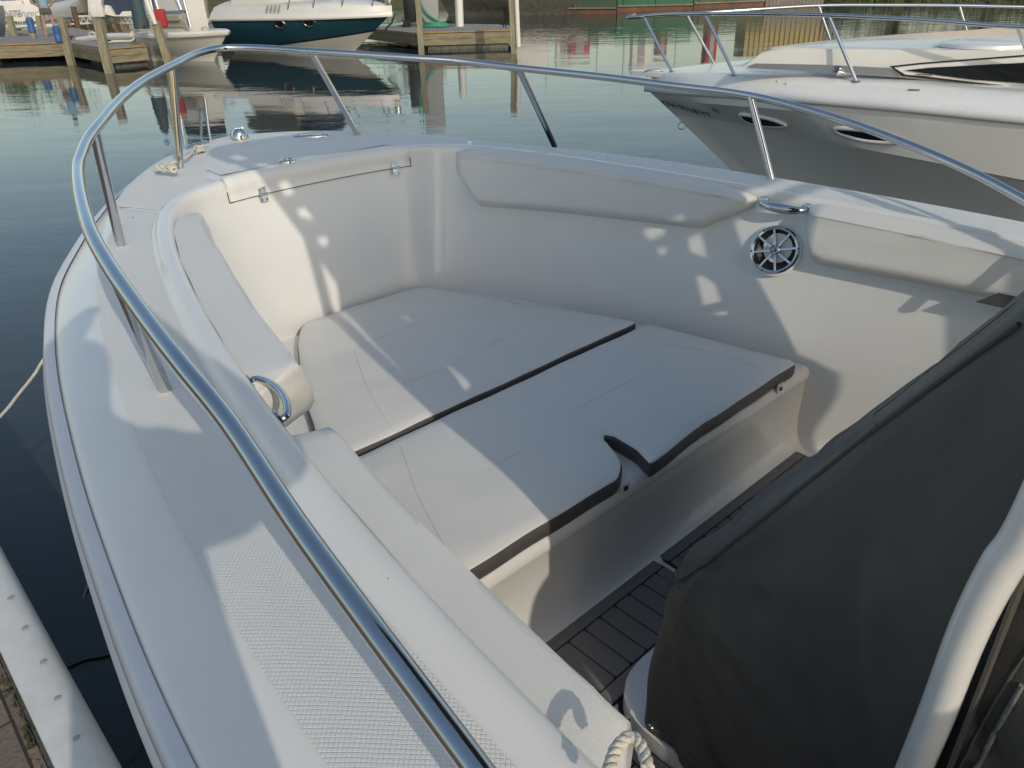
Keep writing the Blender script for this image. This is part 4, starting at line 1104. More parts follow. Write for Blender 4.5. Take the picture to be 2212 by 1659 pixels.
# boat lift rails behind
def railwalk(name,pts,label,z=.55,w=.5):
    P0=[U(u,v,z) for u,v in pts]; c=P0[0].copy(); c.z=0; e=empty(name,c,0,label=label,cat='dock')
    for k,dz in ((0,0),(1,-.35)):
        vs,fs=tube_geo([p-c+Vector((0,w*0,dz)) for p in P0],.05,6); 
        mesh('rail_tube',vs,fs,M['fwhite'],e)
    vs,fs=[],[]
    for i in range(len(P0)-1):
        m=10
        for j in range(m):
            a=P0[i].lerp(P0[i+1],j/m)-c; b=P0[i].lerp(P0[i+1],(j+1)/m)-c
            tube_geo([a+Vector((0,0,-.35 if j%2 else 0)),b+Vector((0,0,0 if j%2 else -.35))],.02,5,vs,fs)
    mesh('rail_truss',vs,fs,M['fwhite'],e)
    vs=[];
    dk_=[]
    for p in P0: dk_.append([p-c+Vector((0,.02,.05)),p-c+Vector((.1,.9,.05))])
    grid('walk_plank',dk_,M['wood'],e,smooth=False)
railwalk('metal_walkway',[(5,44),(60,42),(140,37),(203,34.5)],'long white truss walkway in the far left background behind the person')
railwalk('metal_walkway',[(206,36),(235,34),(290,36),(330,37)],'white truss walkway continuing to the right below the navy covered boat')
# deck gear
vs,fs=[],[]
q=U(205,84,.57); tube_geo(catmull([Vector((-.5,0,.02)),Vector((0,.1,.03)),Vector((.35,0,.02)),Vector((.2,-.15,.12)),Vector((-.05,0,.2)),Vector((-.2,.1,.1)),Vector((.1,.05,.03))],5),.035,6,vs,fs)
mesh('rope_coil',vs,fs,M['rope'],None,label='white rope coil lying on the finger pier deck near the left post',cat='rope',auto=80).location=q
vs,fs=[],[]
q=U(285,91,.57); tube_geo(catmull([Vector((-1.0,-.1,.02)),Vector((-.4,.05,.03)),Vector((0,0,.04)),Vector((.2,0,.2)),Vector((.05,.05,.28)),Vector((.0,0,.15)),Vector((.25,.1,.5)),Vector((.15,.3,1.15)),Vector((.45,.5,1.3))],5),.035,6,vs,fs)
mesh('rope_coil',vs,fs,M['rope'],None,label='white mooring rope looped from the finger pier up to the white boat',cat='rope',auto=80).location=q
# hoses, pedestal on dock 4
q=U(940,57,.57)
vs,fs=[],[]
for k in range(4): tube_geo([Vector(((.55-.09*k)*math.cos(a),(.5-.08*k)*math.sin(a),.03+.03*k)) for a in [i*PI/10 for i in range(21)]],.03,6,vs,fs)
tube_geo(catmull([Vector((-.3,.2,.1)),Vector((-.6,.2,.6)),Vector((-.75,.2,1.4)),Vector((-.8,.25,2.1))],6),.035,6,vs,fs)
tube_geo(catmull([Vector((.2,.2,.1)),Vector((-.35,.2,.5)),Vector((-.6,.3,1.3)),Vector((-.7,.25,2.2))],6),.035,6,vs,fs)
mesh('green_hose',vs,fs,M['hose'],None,label='coiled green garden hose hanging from the dock pedestal',cat='hose').location=q
q=U(862,58,.57); vs,fs=[],[]
tube_geo(catmull([Vector((-1.4,-.1,.03)),Vector((-.6,.1,.05)),Vector((.1,0,.1)),Vector((.5,.1,.35)),Vector((.7,.2,.9))],6),.045,6,vs,fs)
mesh('pale_hose',vs,fs,M['bluehose'],None,label='pale teal hose lying on the dock beside the dark pedestal',cat='hose').location=q
q=U(888,58,.55); pe=empty('dock_pedestal',q,0,label='dark upright equipment cart and steel pedestal on the dock behind the hose',cat='pedestal')
box('cart_body',(0,0,.95),(.42,.4,1.6),M['black'],pe,bev=.1); box('steel_post',(.65,.1,1.2),(.75,.4,2.4),M['fgrey'],pe,bev=.04); box('cart_foot',(-.15,-.05,.12),(.3,.3,.24),M['black'],pe,bev=.03)
tube('cart_wheel',[Vector((-.12,-.25,.12)),Vector((-.12,-.17,.12))],.13,M['black'],pe,n=16)
q=U(915,40,1.0); fb=lathe('fender_buoy',[(0,.2),(.07,.17),(.12,.08),(.12,-.08),(.07,-.17),(0,-.2)],Matrix.Translation((0,0,0)),M['fwhite'],None,n=16,label='small pale buoy hanging from the dock pedestal',cat='fender'); fb.location=V(916.5,28,27.9+3.0)
# dock cleats
for i,(u,v,lb) in enumerate(((152,86,'small dark dock cleat beside the blue bumper post'),(231,95,'small dark dock cleat beside the twin corner post'),(1090,59,'small dark dock cleat at the right end of the hose dock'),(972,53,'small dark dock cleat beside the pale round pile'))):
    q=U(u,v,.56); e=empty('dock_cleat',q,0,label=lb,cat='cleat',group='dock cleats'); 
    vs,fs=tube_geo([Vector((-.14,0,.09)),Vector((0,0,.1)),Vector((.14,0,.09))],.022,6); tube_geo([Vector((-.04,0,0)),Vector((-.04,0,.1))],.02,6,vs,fs); tube_geo([Vector((.04,0,0)),Vector((.04,0,.1))],.02,6,vs,fs)
    mesh('cleat_body',vs,fs,M['black'],e)
# ================================================================== FAR BOATS
def boathull(e,Lg,half,zs,stem,mats,dead=.3,flare=1.25,band=None,n=28,name='hull'):
    """hull in local coords: bow at x=0, stern x=Lg (negative dir), both sides. band: list of (z fraction start, mat index)"""
    fr=[1,.86,.72,.55,.38,.22,.08,-.25]
    vs=[];fs=[];mi=[]
    m=len(fr)
    for side in (1,-1):
        base=len(vs)
        for i in range(n+1):
            t=i/n; x=Lg*t**1.15; bsh=half*(1-(1-min(1,t*1.75))**2.1)
            for k,f in enumerate(fr):
                z=zs(t)*f if f>0 else f
                rake=stem*(1-max(f,0))**1.1*max(0,1-t*1.4)
                nar=1-(1-max(f,0))**1.6*(1/flare*.75 if t<.5 else .35)
                if t<.5: nar*=1-(1-max(f,0))*.45*(1-t*2)
                vs.append(Vector((-(x+rake),side*bsh*max(nar,.02),z)))
        for i in range(n):
            for k in range(m-1):
                a=base+i*m+k; fs.append((a,a+1,a+1+m,a+m)); mi.append(band(fr[k],fr[k+1],i/n) if band else 0)
        if side==1: s1=base
        else:
            tr=[s1+n*m+k for k in range(m)]+[base+n*m+k for k in range(m-1,-1,-1)]; fs.append(tuple(tr)); mi.append(0)
    o=mesh(name,vs,fs,mats,e,auto=50)
    for p,q in zip(o.data.polygons,mi): p.material_index=q
    return o
# white centre console
bowp=U(492,64,1.28) ; bowp=V(491,66,25.2)
sternp=V(236,80,28.9)
dirn=Vector((bowp.x-sternp.x,bowp.y-sternp.y,0)); LG=dirn.length
wb=empty('center_console_boat',(bowp.x,bowp.y,0),math.atan2(dirn.y,dirn.x),label='white centre console fishing boat with metal T-top, moored behind the finger pier',cat='boat')
zb_=bowp.z
zsf=lambda t:zb_-.18*t if t<.75 else zb_-.135-.6*(t-.75)
boathull(wb,LG,1.15,zsf,.95,[M['fwhite'],M['fgrey']],band=lambda a,b,t:0)
BHm=lambda t,s:1.15*(1-(1-min(1,t*1.75))**2.1)
rr=[]
for dz,ins in ((-.12,.0),(-.06,-.03),(0,-.03),(.03,.02),(.03,.22),(-.1,.24)):
    row=[]
    for i in list(range(24,-1,-1))+list(range(1,25)): pass
    for k in range(49):
        s=1 if k<24 else -1; t=abs(24-k)/24; b=BHm(t,1); row.append(Vector((-(LG*t**1.15)-(ins*1.2 if t<.1 else 0)+ (.02 if t<.02 else 0),s*max(b-ins,0),zsf(t)+dz)))
    rr.append(row)
grid('gunwale',rr,M['fwhite'],wb,auto=60)
def lx(u,v,z=None,y=None):
    pass
WBM=Matrix.Translation((bowp.x,bowp.y,0))@Matrix.Rotation(math.atan2(dirn.y,dirn.x),4,'Z'); WBI=WBM.inverted()
def onb(u,v,b,MI):   # pixel onto the vertical plane local y=b
    d=MI.to_3x3()@ray(u,v); c=MI@CAMP; t=(b-c.y)/d.y; return c+d*t
side=-1
q1=onb(352,63,-.35,WBI); q2=onb(402,63,-.35,WBI)
cx_=(q1.x+q2.x)/2; wd=abs(q2.x-q1.x)
cons=box('console',(cx_,0,zb_+.25),(wd,.95,1.5),M['fwhite'],wb,bev=.06)
bk=onb(369,45,-.5,WBI)
pts=[(638,480),(612,390),(640,330),(690,315),(950,318),(1020,350),(1080,420),(1088,480)]
poly=[onb((500+x/4.424)/1.8516,y/4.424/1.8516,-.52,WBI) for x,y in pts]
vs=poly+[p+Vector((0,.15,0)) for p in poly]; n=len(poly)
mesh('seat_back',vs,[tuple(range(n))]+[(i,(i+1)%n,n+(i+1)%n,n+i) for i in range(n)],M['beige'],wb,smooth=False)
pts=[(690,300),(710,278),(930,275),(950,300),(950,350),(925,370),(725,368),(695,330)]
poly=[onb((500+x/4.424)/1.8516,y/4.424/1.8516,-.60,WBI) for x,y in pts]
vs=poly+[p+Vector((0,.1,0)) for p in poly]
mesh('headrest',vs,[tuple(range(n))]+[(i,(i+1)%n,n+(i+1)%n,n+i) for i in range(n)],M['beige'],wb,smooth=False)
for cxp,rx in ((570,60),(1405,85)):
    c=onb((500+cxp/4.424)/1.8516,(470)/4.424/1.8516,-.3,WBI); lathe('helm_seat',[(0,.28),(.15,.26),(.24,.15),(.27,0),(.27,-.3)],Matrix.Translation(c+Vector((0,0,-.12)))@Matrix.Scale(rx/190,4),M['beige'],wb,n=16)
ttf=[]
vs,fs=[],[]
for (x0,y0),(x1,y1) in (((330,-60),(415,490)),((430,-60),(550,430)),((520,-60),(590,190)),((900,-60),(1000,180)),((1020,-60),(1160,480))):
    a=onb((500+x0/4.424)/1.8516,y0/4.424/1.8516,-.5,WBI); b=onb((500+x1/4.424)/1.8516,y1/4.424/1.8516,-.5,WBI)
    tube_geo([b,a,a+(a-b).normalized()*.55],.045,8,vs,fs)
a=onb((500+510/4.424)/1.8516,205/8.19,-.5,WBI); b=onb((500+1070/4.424)/1.8516,205/8.19,-.5,WBI); tube_geo([a,b],.04,8,vs,fs)
mesh('t_top_frame',vs,fs,M['alu'],wb)
box('t_top_canopy',(cx_-.2,0,3.05),(2.1,1.7,.09),M['fwhite'],wb,bev=.03)
box('windscreen',(cx_+.05,0,zb_+1.25),(wd*.85,.85,.5),M['glass'],wb,bev=.03)
# outboard of that boat
om=onb(300,45,0,WBI)
# jacket-like dark tarp and orange float
o=box('life_float',(0,0,0),(.35,.2,.5),M['red'],None,bev=.08,label='orange red life float hanging on the white boat behind the post',cat='life float'); o.location=V(346,40,24.9)
q=U(306,85,.75); tb=lathe('tarp_bundle',[(0,1.25),(.08,1.15),(.16,.8),(.2,.4),(.22,0)],Matrix.Identity(4),mat('tarp_teal',(.05,.09,.10),.7,noise=.4,nscale=3),None,n=14,label='dark teal tarp draped over gear at the stern of the white boat',cat='tarp'); tb.location=V(307,62,25.5)
box('registration_number',(0,0,0),(.001,.001,.001),M['ink'],wb) if False else None
# teal cruiser
bw=V(845,34,26.3); sn=V(533,58,29.3)
dirn=Vector((bw.x-sn.x,bw.y-sn.y,0)); LG2=dirn.length+.1
tc=empty('cabin_cruiser',(bw.x,bw.y,0),math.atan2(dirn.y,dirn.x),label='cabin cruiser with dark teal hull and white deck in the far water, top centre left',cat='boat')
TM=Matrix.Translation((bw.x,bw.y,0))@Matrix.Rotation(math.atan2(dirn.y,dirn.x),4,'Z'); TI=TM.inverted()
zt_=V(832,38,26.6).z+.12
def band2(a,b,t):
    lim=.62-.36*min(1,t*1.4)
    if b>=lim-.02: return 0
    if a>=lim-.06: return 1
    return 2
def boathull2(e,Lg,half,zs,stem,mats,n=40):
    vs=[]; fs=[]; mi=[]
    lim=lambda t:.62-.36*min(1,t*1.4)
    kinds=[('a',1),('a',.8),('a',.6),('a',.4),('a',.2),('a',0),('s',0),('b',.75),('b',.5),('b',.25),('b',0),('c',0)]
    m=len(kinds)
    for side in (1,-1):
        base=len(vs)
        for i in range(n+1):
            t=i/n; x=Lg*t**1.2; bsh=half*(1-(1-min(1,t*1.6))**2.2); lm=lim(t)
            for kd,q in kinds:
                f=lm+(1-lm)*q if kd=='a' else lm-.05 if kd=='s' else (lm-.05)*q if kd=='b' else -.3
                z=zs(t)*f if f>0 else f
                g=max(f,0); rake=stem*(1-g)*max(0,1-t*1.3)
                nar=1-(1-g)**1.5*(.55 if t>.4 else .55+.35*(1-t/.4))
                vs.append(Vector((-(x+rake),side*bsh*max(nar,.01),z)))
        for i in range(n):
            for k in range(m-1):
                a=base+i*m+k; fs.append((a,a+1,a+1+m,a+m)); mi.append(0 if k<5 else 1 if k==5 else 2)
        if side==1:s1=base
        else: fs.append(tuple([s1+n*m+k for k in range(m)]+[base+n*m+k for k in range(m-1,-1,-1)])); mi.append(0)
    o=mesh('hull',vs,fs,mats,e,auto=60)
    for p,q in zip(o.data.polygons,mi): p.material_index=q
    return o
zs2=lambda t:zt_-.10*t
hT=boathull2(tc,LG2,1.45,zs2,1.7,[M['teal'],M['black'],M['fwhite']])
HB2=lambda t:1.45*(1-(1-min(1,t*1.6))**2.2)
rr=[]
for k in range(13):
    f=-1+k/6; row=[]
    for i in range(31):
        t=i/30; b=HB2(t); row.append(Vector((-(LG2*t**1.2)+.05*(t<.01),f*b,zs2(t)+(.22 if abs(f)<.99 else 0)*(1) +.30*(1-abs(f)**2)*min(1,t*3))))
    rr.append(row)
grid('deck',rr,M['fwhite'],tc,auto=50)
rr=[]
for dz,o_ in ((-.08,.02),(-.05,.05),(0,.05),(.03,.02),(.2,-.12),(.24,-.3)):
    row=[]
    for k in range(61):
        s=1 if k<30 else -1; t=abs(30-k)/30; row.append(Vector((-(LG2*t**1.2)+(.05 if t<.02 else 0),s*max(0,HB2(t)+(o_ if t>.03 else 0)),zs2(t)+dz)))
    rr.append(row)
grid('gunwale',rr,M['fwhite'],tc,auto=50)
# cabin top
rr=[]
for k in range(13):
    f=-1+k/6; row=[]
    for i in range(16):
        t=i/15; x=-(1.7+t*(LG2-2.2)); hw=.95*(.45+.55*min(1,t*2)); h=.18+.62*min(1,t*2.0)
        row.append(Vector((x,f*hw,zt_+.25+h*(1-abs(f)**3.5)*min(1,t*6+.1))))
    rr.append(row)
grid('cabin',rr,M['fwhite'],tc,auto=60)
grid('camper_canvas',[[Vector((-(LG2*.55+i*.5),(-1+k/4)*1.05,zt_+.8+.85*(1-abs(-1+k/4)**4)+.0)) for i in range(6)] for k in range(9)],mat('canvas_olive',(.06,.065,.045),.8),tc,auto=60)
grid('windshield',[[Vector((-(LG2*.45+.5*z_),(-1+k/5)*1.0,zt_+.75+.75*z_)) for z_ in (0,.5,1)] for k in range(11)],M['glass'],tc)
# rails
vs,fs=[],[]
rp=[]
for k in range(25):
    s=1 if k<12 else -1; t=abs(12-k)/12*.55; rp.append(Vector((-(LG2*t**1.2)+.25*(1-t*3 if t<.33 else 0),s*HB2(t)*.9,zs2(t)+.2+.55)))
tube_geo(rp,.025,8,vs,fs)
for k in (1,4,7,10,14,17,20,23): 
    q=rp[k]; tube_geo([q,q+Vector((-.25,0,-.58))],.02,6,vs,fs)
mesh('bow_rail',vs,fs,M['chromedark'],tc)
for x,y in ((370,162),(570,152)):
    u=(900+x/1.7015)/1.8516; v=y/1.7015/1.8516; l,n=hit(u,v,BVHTree.FromPolygons([TM@q.co for q in hT.data.vertices],[tuple(p.vertices) for p in hT.data.polygons]))
    lb=TI@l; nb_=(TI.to_3x3()@n).normalized(); mt=basis(lb+nb_*.01,nb_)@Matrix.Diagonal((1.5,1,1,1))
    pr=lathe('porthole',[(.10,-.02),(.12,.01),(.155,.02),(.165,-.02)],mt,M['chromedark'],tc,n=22); lathe('pane',[(0,.004),(.11,.004)],mt,M['glass'],pr,n=20)
for i in range(4):
    u=(900+(285+i*27)/1.7015)/1.8516; v=72/1.7015/1.8516
    q=onb(u,v,-1.38 if (TI@CAMP).y<0 else 1.38,TI); box('vent_slot',(0,0,0),(.05,.04,.34),M['fgrey'],tc,mtx=Matrix.Translation(q)@Matrix.Rotation(rad(25),4,'Y'),bev=.01)
lathe('anchor_roller',[(0,.15),(.1,.12),(.12,0),(.1,-.12),(0,-.15)],Matrix.Translation((-.05,0,zt_+.38)),M['chromedark'],tc,n=14)
tube('bow_light',[Vector((.15,0,zt_+.05)),Vector((.0,0,zt_-.25)),Vector((-.35,0,zt_-.5))],.035,M['chromedark'],tc,n=8)
q=V(547,35,sn.y-3.5) 
fe=empty('boat_fender',V(547.5,34,28.2),0,label='white cylindrical fender hanging at the stern of the teal hulled cruiser',cat='fender')
lathe('fender_body',[(0,.62),(.05,.6),(.14,.52),(.145,-.42),(.05,-.5),(0,-.52)],Matrix.Diagonal((1,1,1,1)),M['fwhite'],fe,n=18); tube('fender_rope',[Vector((0,0,.6)),Vector((0.02,0,1.3)),Vector((.05,0,2.0))],.02,M['rope'],fe,n=6)
for u,v,lb,r in ((438,53,'left one of two white round fenders on the dock left of the teal cruiser',.28),(498,52,'right one of two white round fenders on the dock, beside the slim pole',.32)):
    f_=lathe('dock_fender',[(0,.55),(.12,.5),(.24,.3),(.26,0),(.24,-.3),(.1,-.5),(0,-.55)],Matrix.Rotation(rad(80),4,'Y'),M['fwhite'],None,n=18,label=lb,cat='fender',group='round white dock fenders'); f_.location=V(u if u>460 else 433,v-4,29.5); f_.scale=(r/.45,)*3
# dock strip left of the teal cruiser
a=V(350,55,33);
cE=[xy(440,88,.0),xy(533,84,.0)]
e1_=xy(472,66,.55); e2_=xy(516,64,.55)
d5,c5=poly_dock('finger_pier',[e1_,e2_,(e2_[0]-.6,e2_[1]+6),(e1_[0]-.6,e1_[1]+6)],.55,'wooden finger pier between the white fishing boat and the teal cruiser',trimedges=(0,))
d6,c6=poly_dock('wooden_dock',[xy(435,53,.55),xy(533,46,.55),xy(533,40,.55),xy(470,42,.55)],.55,'pale dock walkway beyond the round white fenders')
# Challenger boat (stern view)
cb_=V(46,40,41); ch=empty('sport_boat',(cb_.x,cb_.y,0),rad(8),label='white boat seen from its stern with the name Challenger on the transom, far left',cat='boat')
def ap(x,y): return (x/7.314,y/7.314)
pts=[(40,150),(45,100),(90,60),(270,70),(282,130),(340,130),(345,60),(400,35),(460,70),(470,130),(550,130),(600,250),(600,340),(90,335),(60,250)]
CM=Matrix.Translation((cb_.x,cb_.y,0))@Matrix.Rotation(rad(8),4,'Z'); CI=CM.inverted()
poly=[onb(*ap(x,y),0,CI) for x,y in pts]; n=len(poly)
tp=[(40,150),(540,135),(590,230),(600,340),(90,335),(60,250)]; poly=[onb(*ap(x,y),0,CI) for x,y in tp]; n=len(poly)
ctr=sum(poly,Vector())/n
vs=poly+[Vector((ctr.x+(p.x-ctr.x)*1.02,p.y+4.5,p.z)) for p in poly]+[Vector((ctr.x+(p.x-ctr.x)*.25,p.y+8.0,p.z*1.1+.1)) for p in poly]
fs=[tuple(range(n)),tuple(range(3*n-1,2*n-1,-1))]+[(i,(i+1)%n,n+(i+1)%n,n+i) for i in range(n)]+[(n+i,n+(i+1)%n,2*n+(i+1)%n,2*n+i) for i in range(n)]
mesh('hull',vs,fs,M['fwhite'],ch,auto=35)
c=onb(*ap(160,100),.3,CI); box('stern_seat',(0,0,0),(1.35,.5,.5),M['fwhite'],ch,mtx=Matrix.Translation(c),bev=.1)
c=onb(*ap(405,90),.5,CI); box('helm_seat',(0,0,0),(.65,.4,.75),M['fwhite'],ch,mtx=Matrix.Translation(c),bev=.15)
c=onb(*ap(478,200),-.03,CI); box('transom_door',(0,0,0),(.8,.04,.7),M['fwhite'],ch,mtx=Matrix.Translation(c),bev=.02)
c=onb(*ap(265,215),-.06,CI); text('boat_name','Challenger',Matrix.Translation(c)@Matrix.Rotation(rad(90),4,'X'),.42,M['fgrey'],ch,.008,shear=.35)
c=onb(*ap(300,167),-.03,CI); box('trim_slot',(0,0,0),(.95,.02,.03),M['fgrey'],ch,mtx=Matrix.Translation(c))
box('swim_platform',(ctr.x,-.5,.42),(3.4,.9,.09),M['fwhite'],ch,bev=.03)
# grey boat at far left edge
gb_=V(-108,50,33); gb=empty('outboard_boat',(gb_.x,gb_.y,0),rad(-70),label='grey hulled boat cut off by the left edge of the photo',cat='boat')
boathull(gb,5.5,1.0,lambda t:1.35,.8,[M['fgrey'],M['fgrey']],band=lambda a,b,t:0)
grid('deck',[[Vector((-5.5*i/12*1.0,(-1+k/3)*1.0*(1-(1-min(1,i/12*1.75))**2.1),1.36)) for i in range(13)] for k in range(7)],M['fwhite'],gb)
# navy covered boat
nv=V(250,28,45); nvb=empty('covered_boat',(nv.x,nv.y,0),rad(2),label='white boat under a navy blue canvas cover with outboard, top left background',cat='boat')
VM=Matrix.Translation((nv.x,nv.y,0))@Matrix.Rotation(rad(2),4,'Z'); VI=VM.inverted()
tp=[(1655,80),(1730,95),(1810,235),(1880,240),(1935,180),(2190,175),(2420,190),(2500,245),(2400,262),(1800,258),(1640,220)]
poly=[onb(*ap(x,y),0,VI) for x,y in tp]; n=len(poly); vs=poly+[p+Vector((0,2.4,0)) for p in poly]
mesh('hull',vs,[tuple(range(n)),tuple(range(2*n-1,n-1,-1))]+[(i,(i+1)%n,n+(i+1)%n,n+i) for i in range(n)],M['fwhite'],nvb,smooth=False)
tp=[(1640,85),(1640,-40),(1800,-120),(2300,-120),(2560,20),(2560,170),(2195,175),(1935,180),(1870,240),(1800,225),(1740,100)]
poly=[onb(*ap(x,y),.2,VI) for x,y in tp]; n=len(poly); vs=poly+[p+Vector((0,2.0,0)) for p in poly]
mesh('boat_cover',vs,[tuple(range(n)),tuple(range(2*n-1,n-1,-1))]+[(i,(i+1)%n,n+(i+1)%n,n+i) for i in range(n)],M['navy'],nvb,smooth=False)
c=onb(*ap(1550,100),.8,VI); box('outboard_motor',(0,0,0),(.75,.9,1.5),M['fwhite'],nvb,mtx=Matrix.Translation(c)@Matrix.Rotation(.2,4,'Y'),bev=.2)
for x in (1485,1580):
    c=onb(*ap(x,165),-.2,VI); box('dock_bumper',(0,0,0),(.36,.25,.6),M['fwhite'],nvb,mtx=Matrix.Translation(c),bev=.06)
# grey concrete block on piles, dark boat
c=V(140,6,52); bk_=box('concrete_block',(0,0,0),(1.25*2.2,1.5,1.8),M['stone'],None,bev=.05,label='square grey concrete block above rusty piles, top left background',cat='block'); bk_.location=c+Vector((0,0,.35))
c=V(165,6,53); bk_=box('dark_barge',(0,0,0),(2.2,2,1.3),M['black'],None,bev=.15,label='small dark hull behind the concrete block in the top left',cat='boat'); bk_.location=c+Vector((.4,0,.1))
c=V(186,8,56); yb=empty('timber_crib',c,0,label='low yellowish timber cribbing at the waterline, top left background',cat='cribbing')
for i in range(9): box('crib_post',(-2.2+i*.55,0,-.1),(.3,.4,1.1),M['trimwood'],yb)
box('crib_beam',(0,.1,.4),(5.2,.4,.35),M['trimwood'],yb)
# dark rowing tug hull at top centre
tg_=V(1010,14,49); tg=empty('work_boat',(tg_.x+6.2,tg_.y,0),rad(4),label='dark green work boat with pale rub strake at the top centre',cat='boat')
tg.location=(V(955,20,50).x-.5,50,0); tg.rotation_euler=(0,0,rad(182))
boathull(tg,9.5,1.8,lambda t:1.7-.9*t*(1-t),.9,[M['float'],M['fwhite']],band=lambda a,b,t:1 if .8<a<.9 else 0)
grid('deck',[[Vector((-9.5*(i/16)**1.15,(-1+k/3)*1.8*(1-(1-min(1,i/16*1.75))**2.1),1.7-.9*(i/16)*(1-i/16)-.05)) for i in range(17)] for k in range(7)],M['stone'],tg)
box('wheelhouse',(-5.5,0,2.4),(2.2,1.8,1.7),M['fwhite'],tg,bev=.08)
# ---------------- person on the dock
def skinned(name,joints,edges,mt,parent,sub=2,root=0):
    me=bpy.data.meshes.new(name); me.from_pydata([j[0] for j in joints],edges,[]); me.materials.append(mt)
    o=link(name,me,parent); md=o.modifiers.new('skin','SKIN'); md.use_smooth_shade=True
    if not me.skin_vertices: pass
    for i,j in enumerate(joints):
        r=j[1]; me.skin_vertices[0].data[i].radius=(r,r) if not isinstance(r,tuple) else r
        me.skin_vertices[0].data[i].use_root=(i==root)
    s=o.modifiers.new('sub','SUBSURF'); s.levels=sub; s.render_levels=sub
    return o
def human(base,rz,label,h=1.65,pose='hips',cloth=('shirt','shorts'),hairlen=.0):
    k=h/1.7; e=empty('person',base,rz,label=label,cat='person')
    J=[]
    def j(x,y,z,r): J.append((Vector((x,y,z))*k,(r[0]*k,r[1]*k) if isinstance(r,tuple) else r*k)); return len(J)-1
    E=[]
    pel=j(0,0,.93,(.14,.10)); wa=j(0,.0,1.08,(.13,.095)); chs=j(0,-.01,1.28,(.15,.105)); nk0=j(0,0,1.42,(.09,.07)); nk=j(0,.0,1.49,.052); hd=j(0,.015,1.58,(.072,.085)); ht=j(0,.01,1.67,(.07,.08))
    E+=[(pel,wa),(wa,chs),(chs,nk0),(nk0,nk),(nk,hd),(hd,ht)]
    for s in (-1,1):
        hp=j(s*.095,0,.86,.092); kn=j(s*(.14 if pose=='hips' else .11),.01,.48,.055); cf=j(s*(.155 if pose=='hips' else .11),-.02,.33,.053); an=j(s*(.17 if pose=='hips' else .11),-.015,.085,.035); to=j(s*(.20 if pose=='hips' else .12),.15,.03,.032); hl=j(s*(.17 if pose=='hips' else .11),-.05,.035,.03)
        E+=[(pel,hp),(hp,kn),(kn,cf),(cf,an),(an,to),(an,hl)]
        sh=j(s*.185,0,1.39,.06); E.append((nk0,sh))
        if pose=='hips': el=j(s*.37,-.09,1.16,.040); wr=j(s*.20,-.02,1.0,.028); hn=j(s*.15,.05,.97,.030)
        elif pose=='phone': el=j(s*.25,.13,1.36,.05); wr=j(s*.12,.17,1.54,.032); hn=j(s*.07,.19,1.61,.036)
        else: el=j(s*.25,-.02,1.10,.042); wr=j(s*.27,.08,.87,.028); hn=j(s*.27,.11,.79,.03)
        E+=[(sh,el),(el,wr),(wr,hn)]
        # fingers
        d=(J[hn][0]-J[wr][0]).normalized(); sd=Vector((0,0,1)).cross(d) if abs(d.z)<.8 else Vector((0,1,0))
        for q in range(4):
            f1=j(0,0,0,.010); o_=sd*(-.027+.018*q)*k; J[f1]=(J[hn][0]+o_+d*.045*k,.010*k); f2=j(0,0,0,.008); J[f2]=(J[hn][0]+o_+d*(.075-.006*abs(q-1))*k+Vector((0,0,-.012)),.008*k); E+=[(hn,f1),(f1,f2)]
    skinned('body',J,E,M['skin'],e)
    # clothes: own skins, slightly thicker
    C_=[];F_=[]
    def c(v,r): C_.append((Vector(v)*k,(r[0]*k,r[1]*k) if isinstance(r,tuple) else r*k)); return len(C_)-1
    a=c((0,0,.90),(.172,.135)); b=c((0,0,1.1),(.155,.118)); d=c((0,-.01,1.28),(.172,.125)); g=c((0,0,1.40),(.12,.09)); F_+=[(a,b),(b,d),(d,g)]
    for s in (-1,1):
        sh=c((s*.185,0,1.385),.078); elw={'hips':(s*.30,-.055,1.25),'phone':(s*.215,.10,1.355)}.get(pose,(s*.225,-.01,1.22)); x=c(elw,.068); F_+=[(g,sh),(sh,x)]
    skinned('t_shirt',C_,F_,M[cloth[0]],e)
    C_=[];F_=[]; a=c((0,0,1.0),(.15,.115)); b=c((0,0,.92),(.165,.13)); F_.append((a,b))
    for s in (-1,1):
        x=c((s*.10,0,.84),.108); y=c((s*.115,0,.68 if cloth[1]=='shorts' else .12),.098 if cloth[1]=='shorts' else .07); F_+=[(b,x),(x,y)]
    skinned('shorts' if cloth[1]=='shorts' else 'trousers',C_,F_,M[cloth[1]],e)
    C_=[];F_=[]; a=c((0,-.03,1.60),(.085,.09)); b=c((0,-.015,1.69),(.082,.088)); F_.append((a,b))
    if hairlen: y=c((0,-.07,1.60-hairlen),(.06,.04)); F_.append((a,y))
    skinned('hair',C_,F_,M['hair'],e)
    for s in (-1,1):
        fx=.185 if pose=='hips' else .115
        box('sandal',(0,0,0),(.10*k,.27*k,.025),M['sandal'],e,mtx=Matrix.Translation((s*fx*k,.05*k,.012)),bev=.01)
    return e
pp_=U(113.5,81,.56)
human(pp_,rad(20),'person seen from behind in light blue t-shirt and grey shorts, hands on hips',h=1.66,pose='hips',hairlen=.12)
human(Vector((-.01,-.245,ZQ)),rad(0),'person in dark clothes holding up a phone, standing behind the camera on the quay',h=1.9,pose='phone',cloth=('darkcloth','darkcloth'))
human(W(-2.72,-.84,.79),rad(-10),'person in t-shirt and shorts standing in the cockpit behind the console',h=1.66,pose='rest')
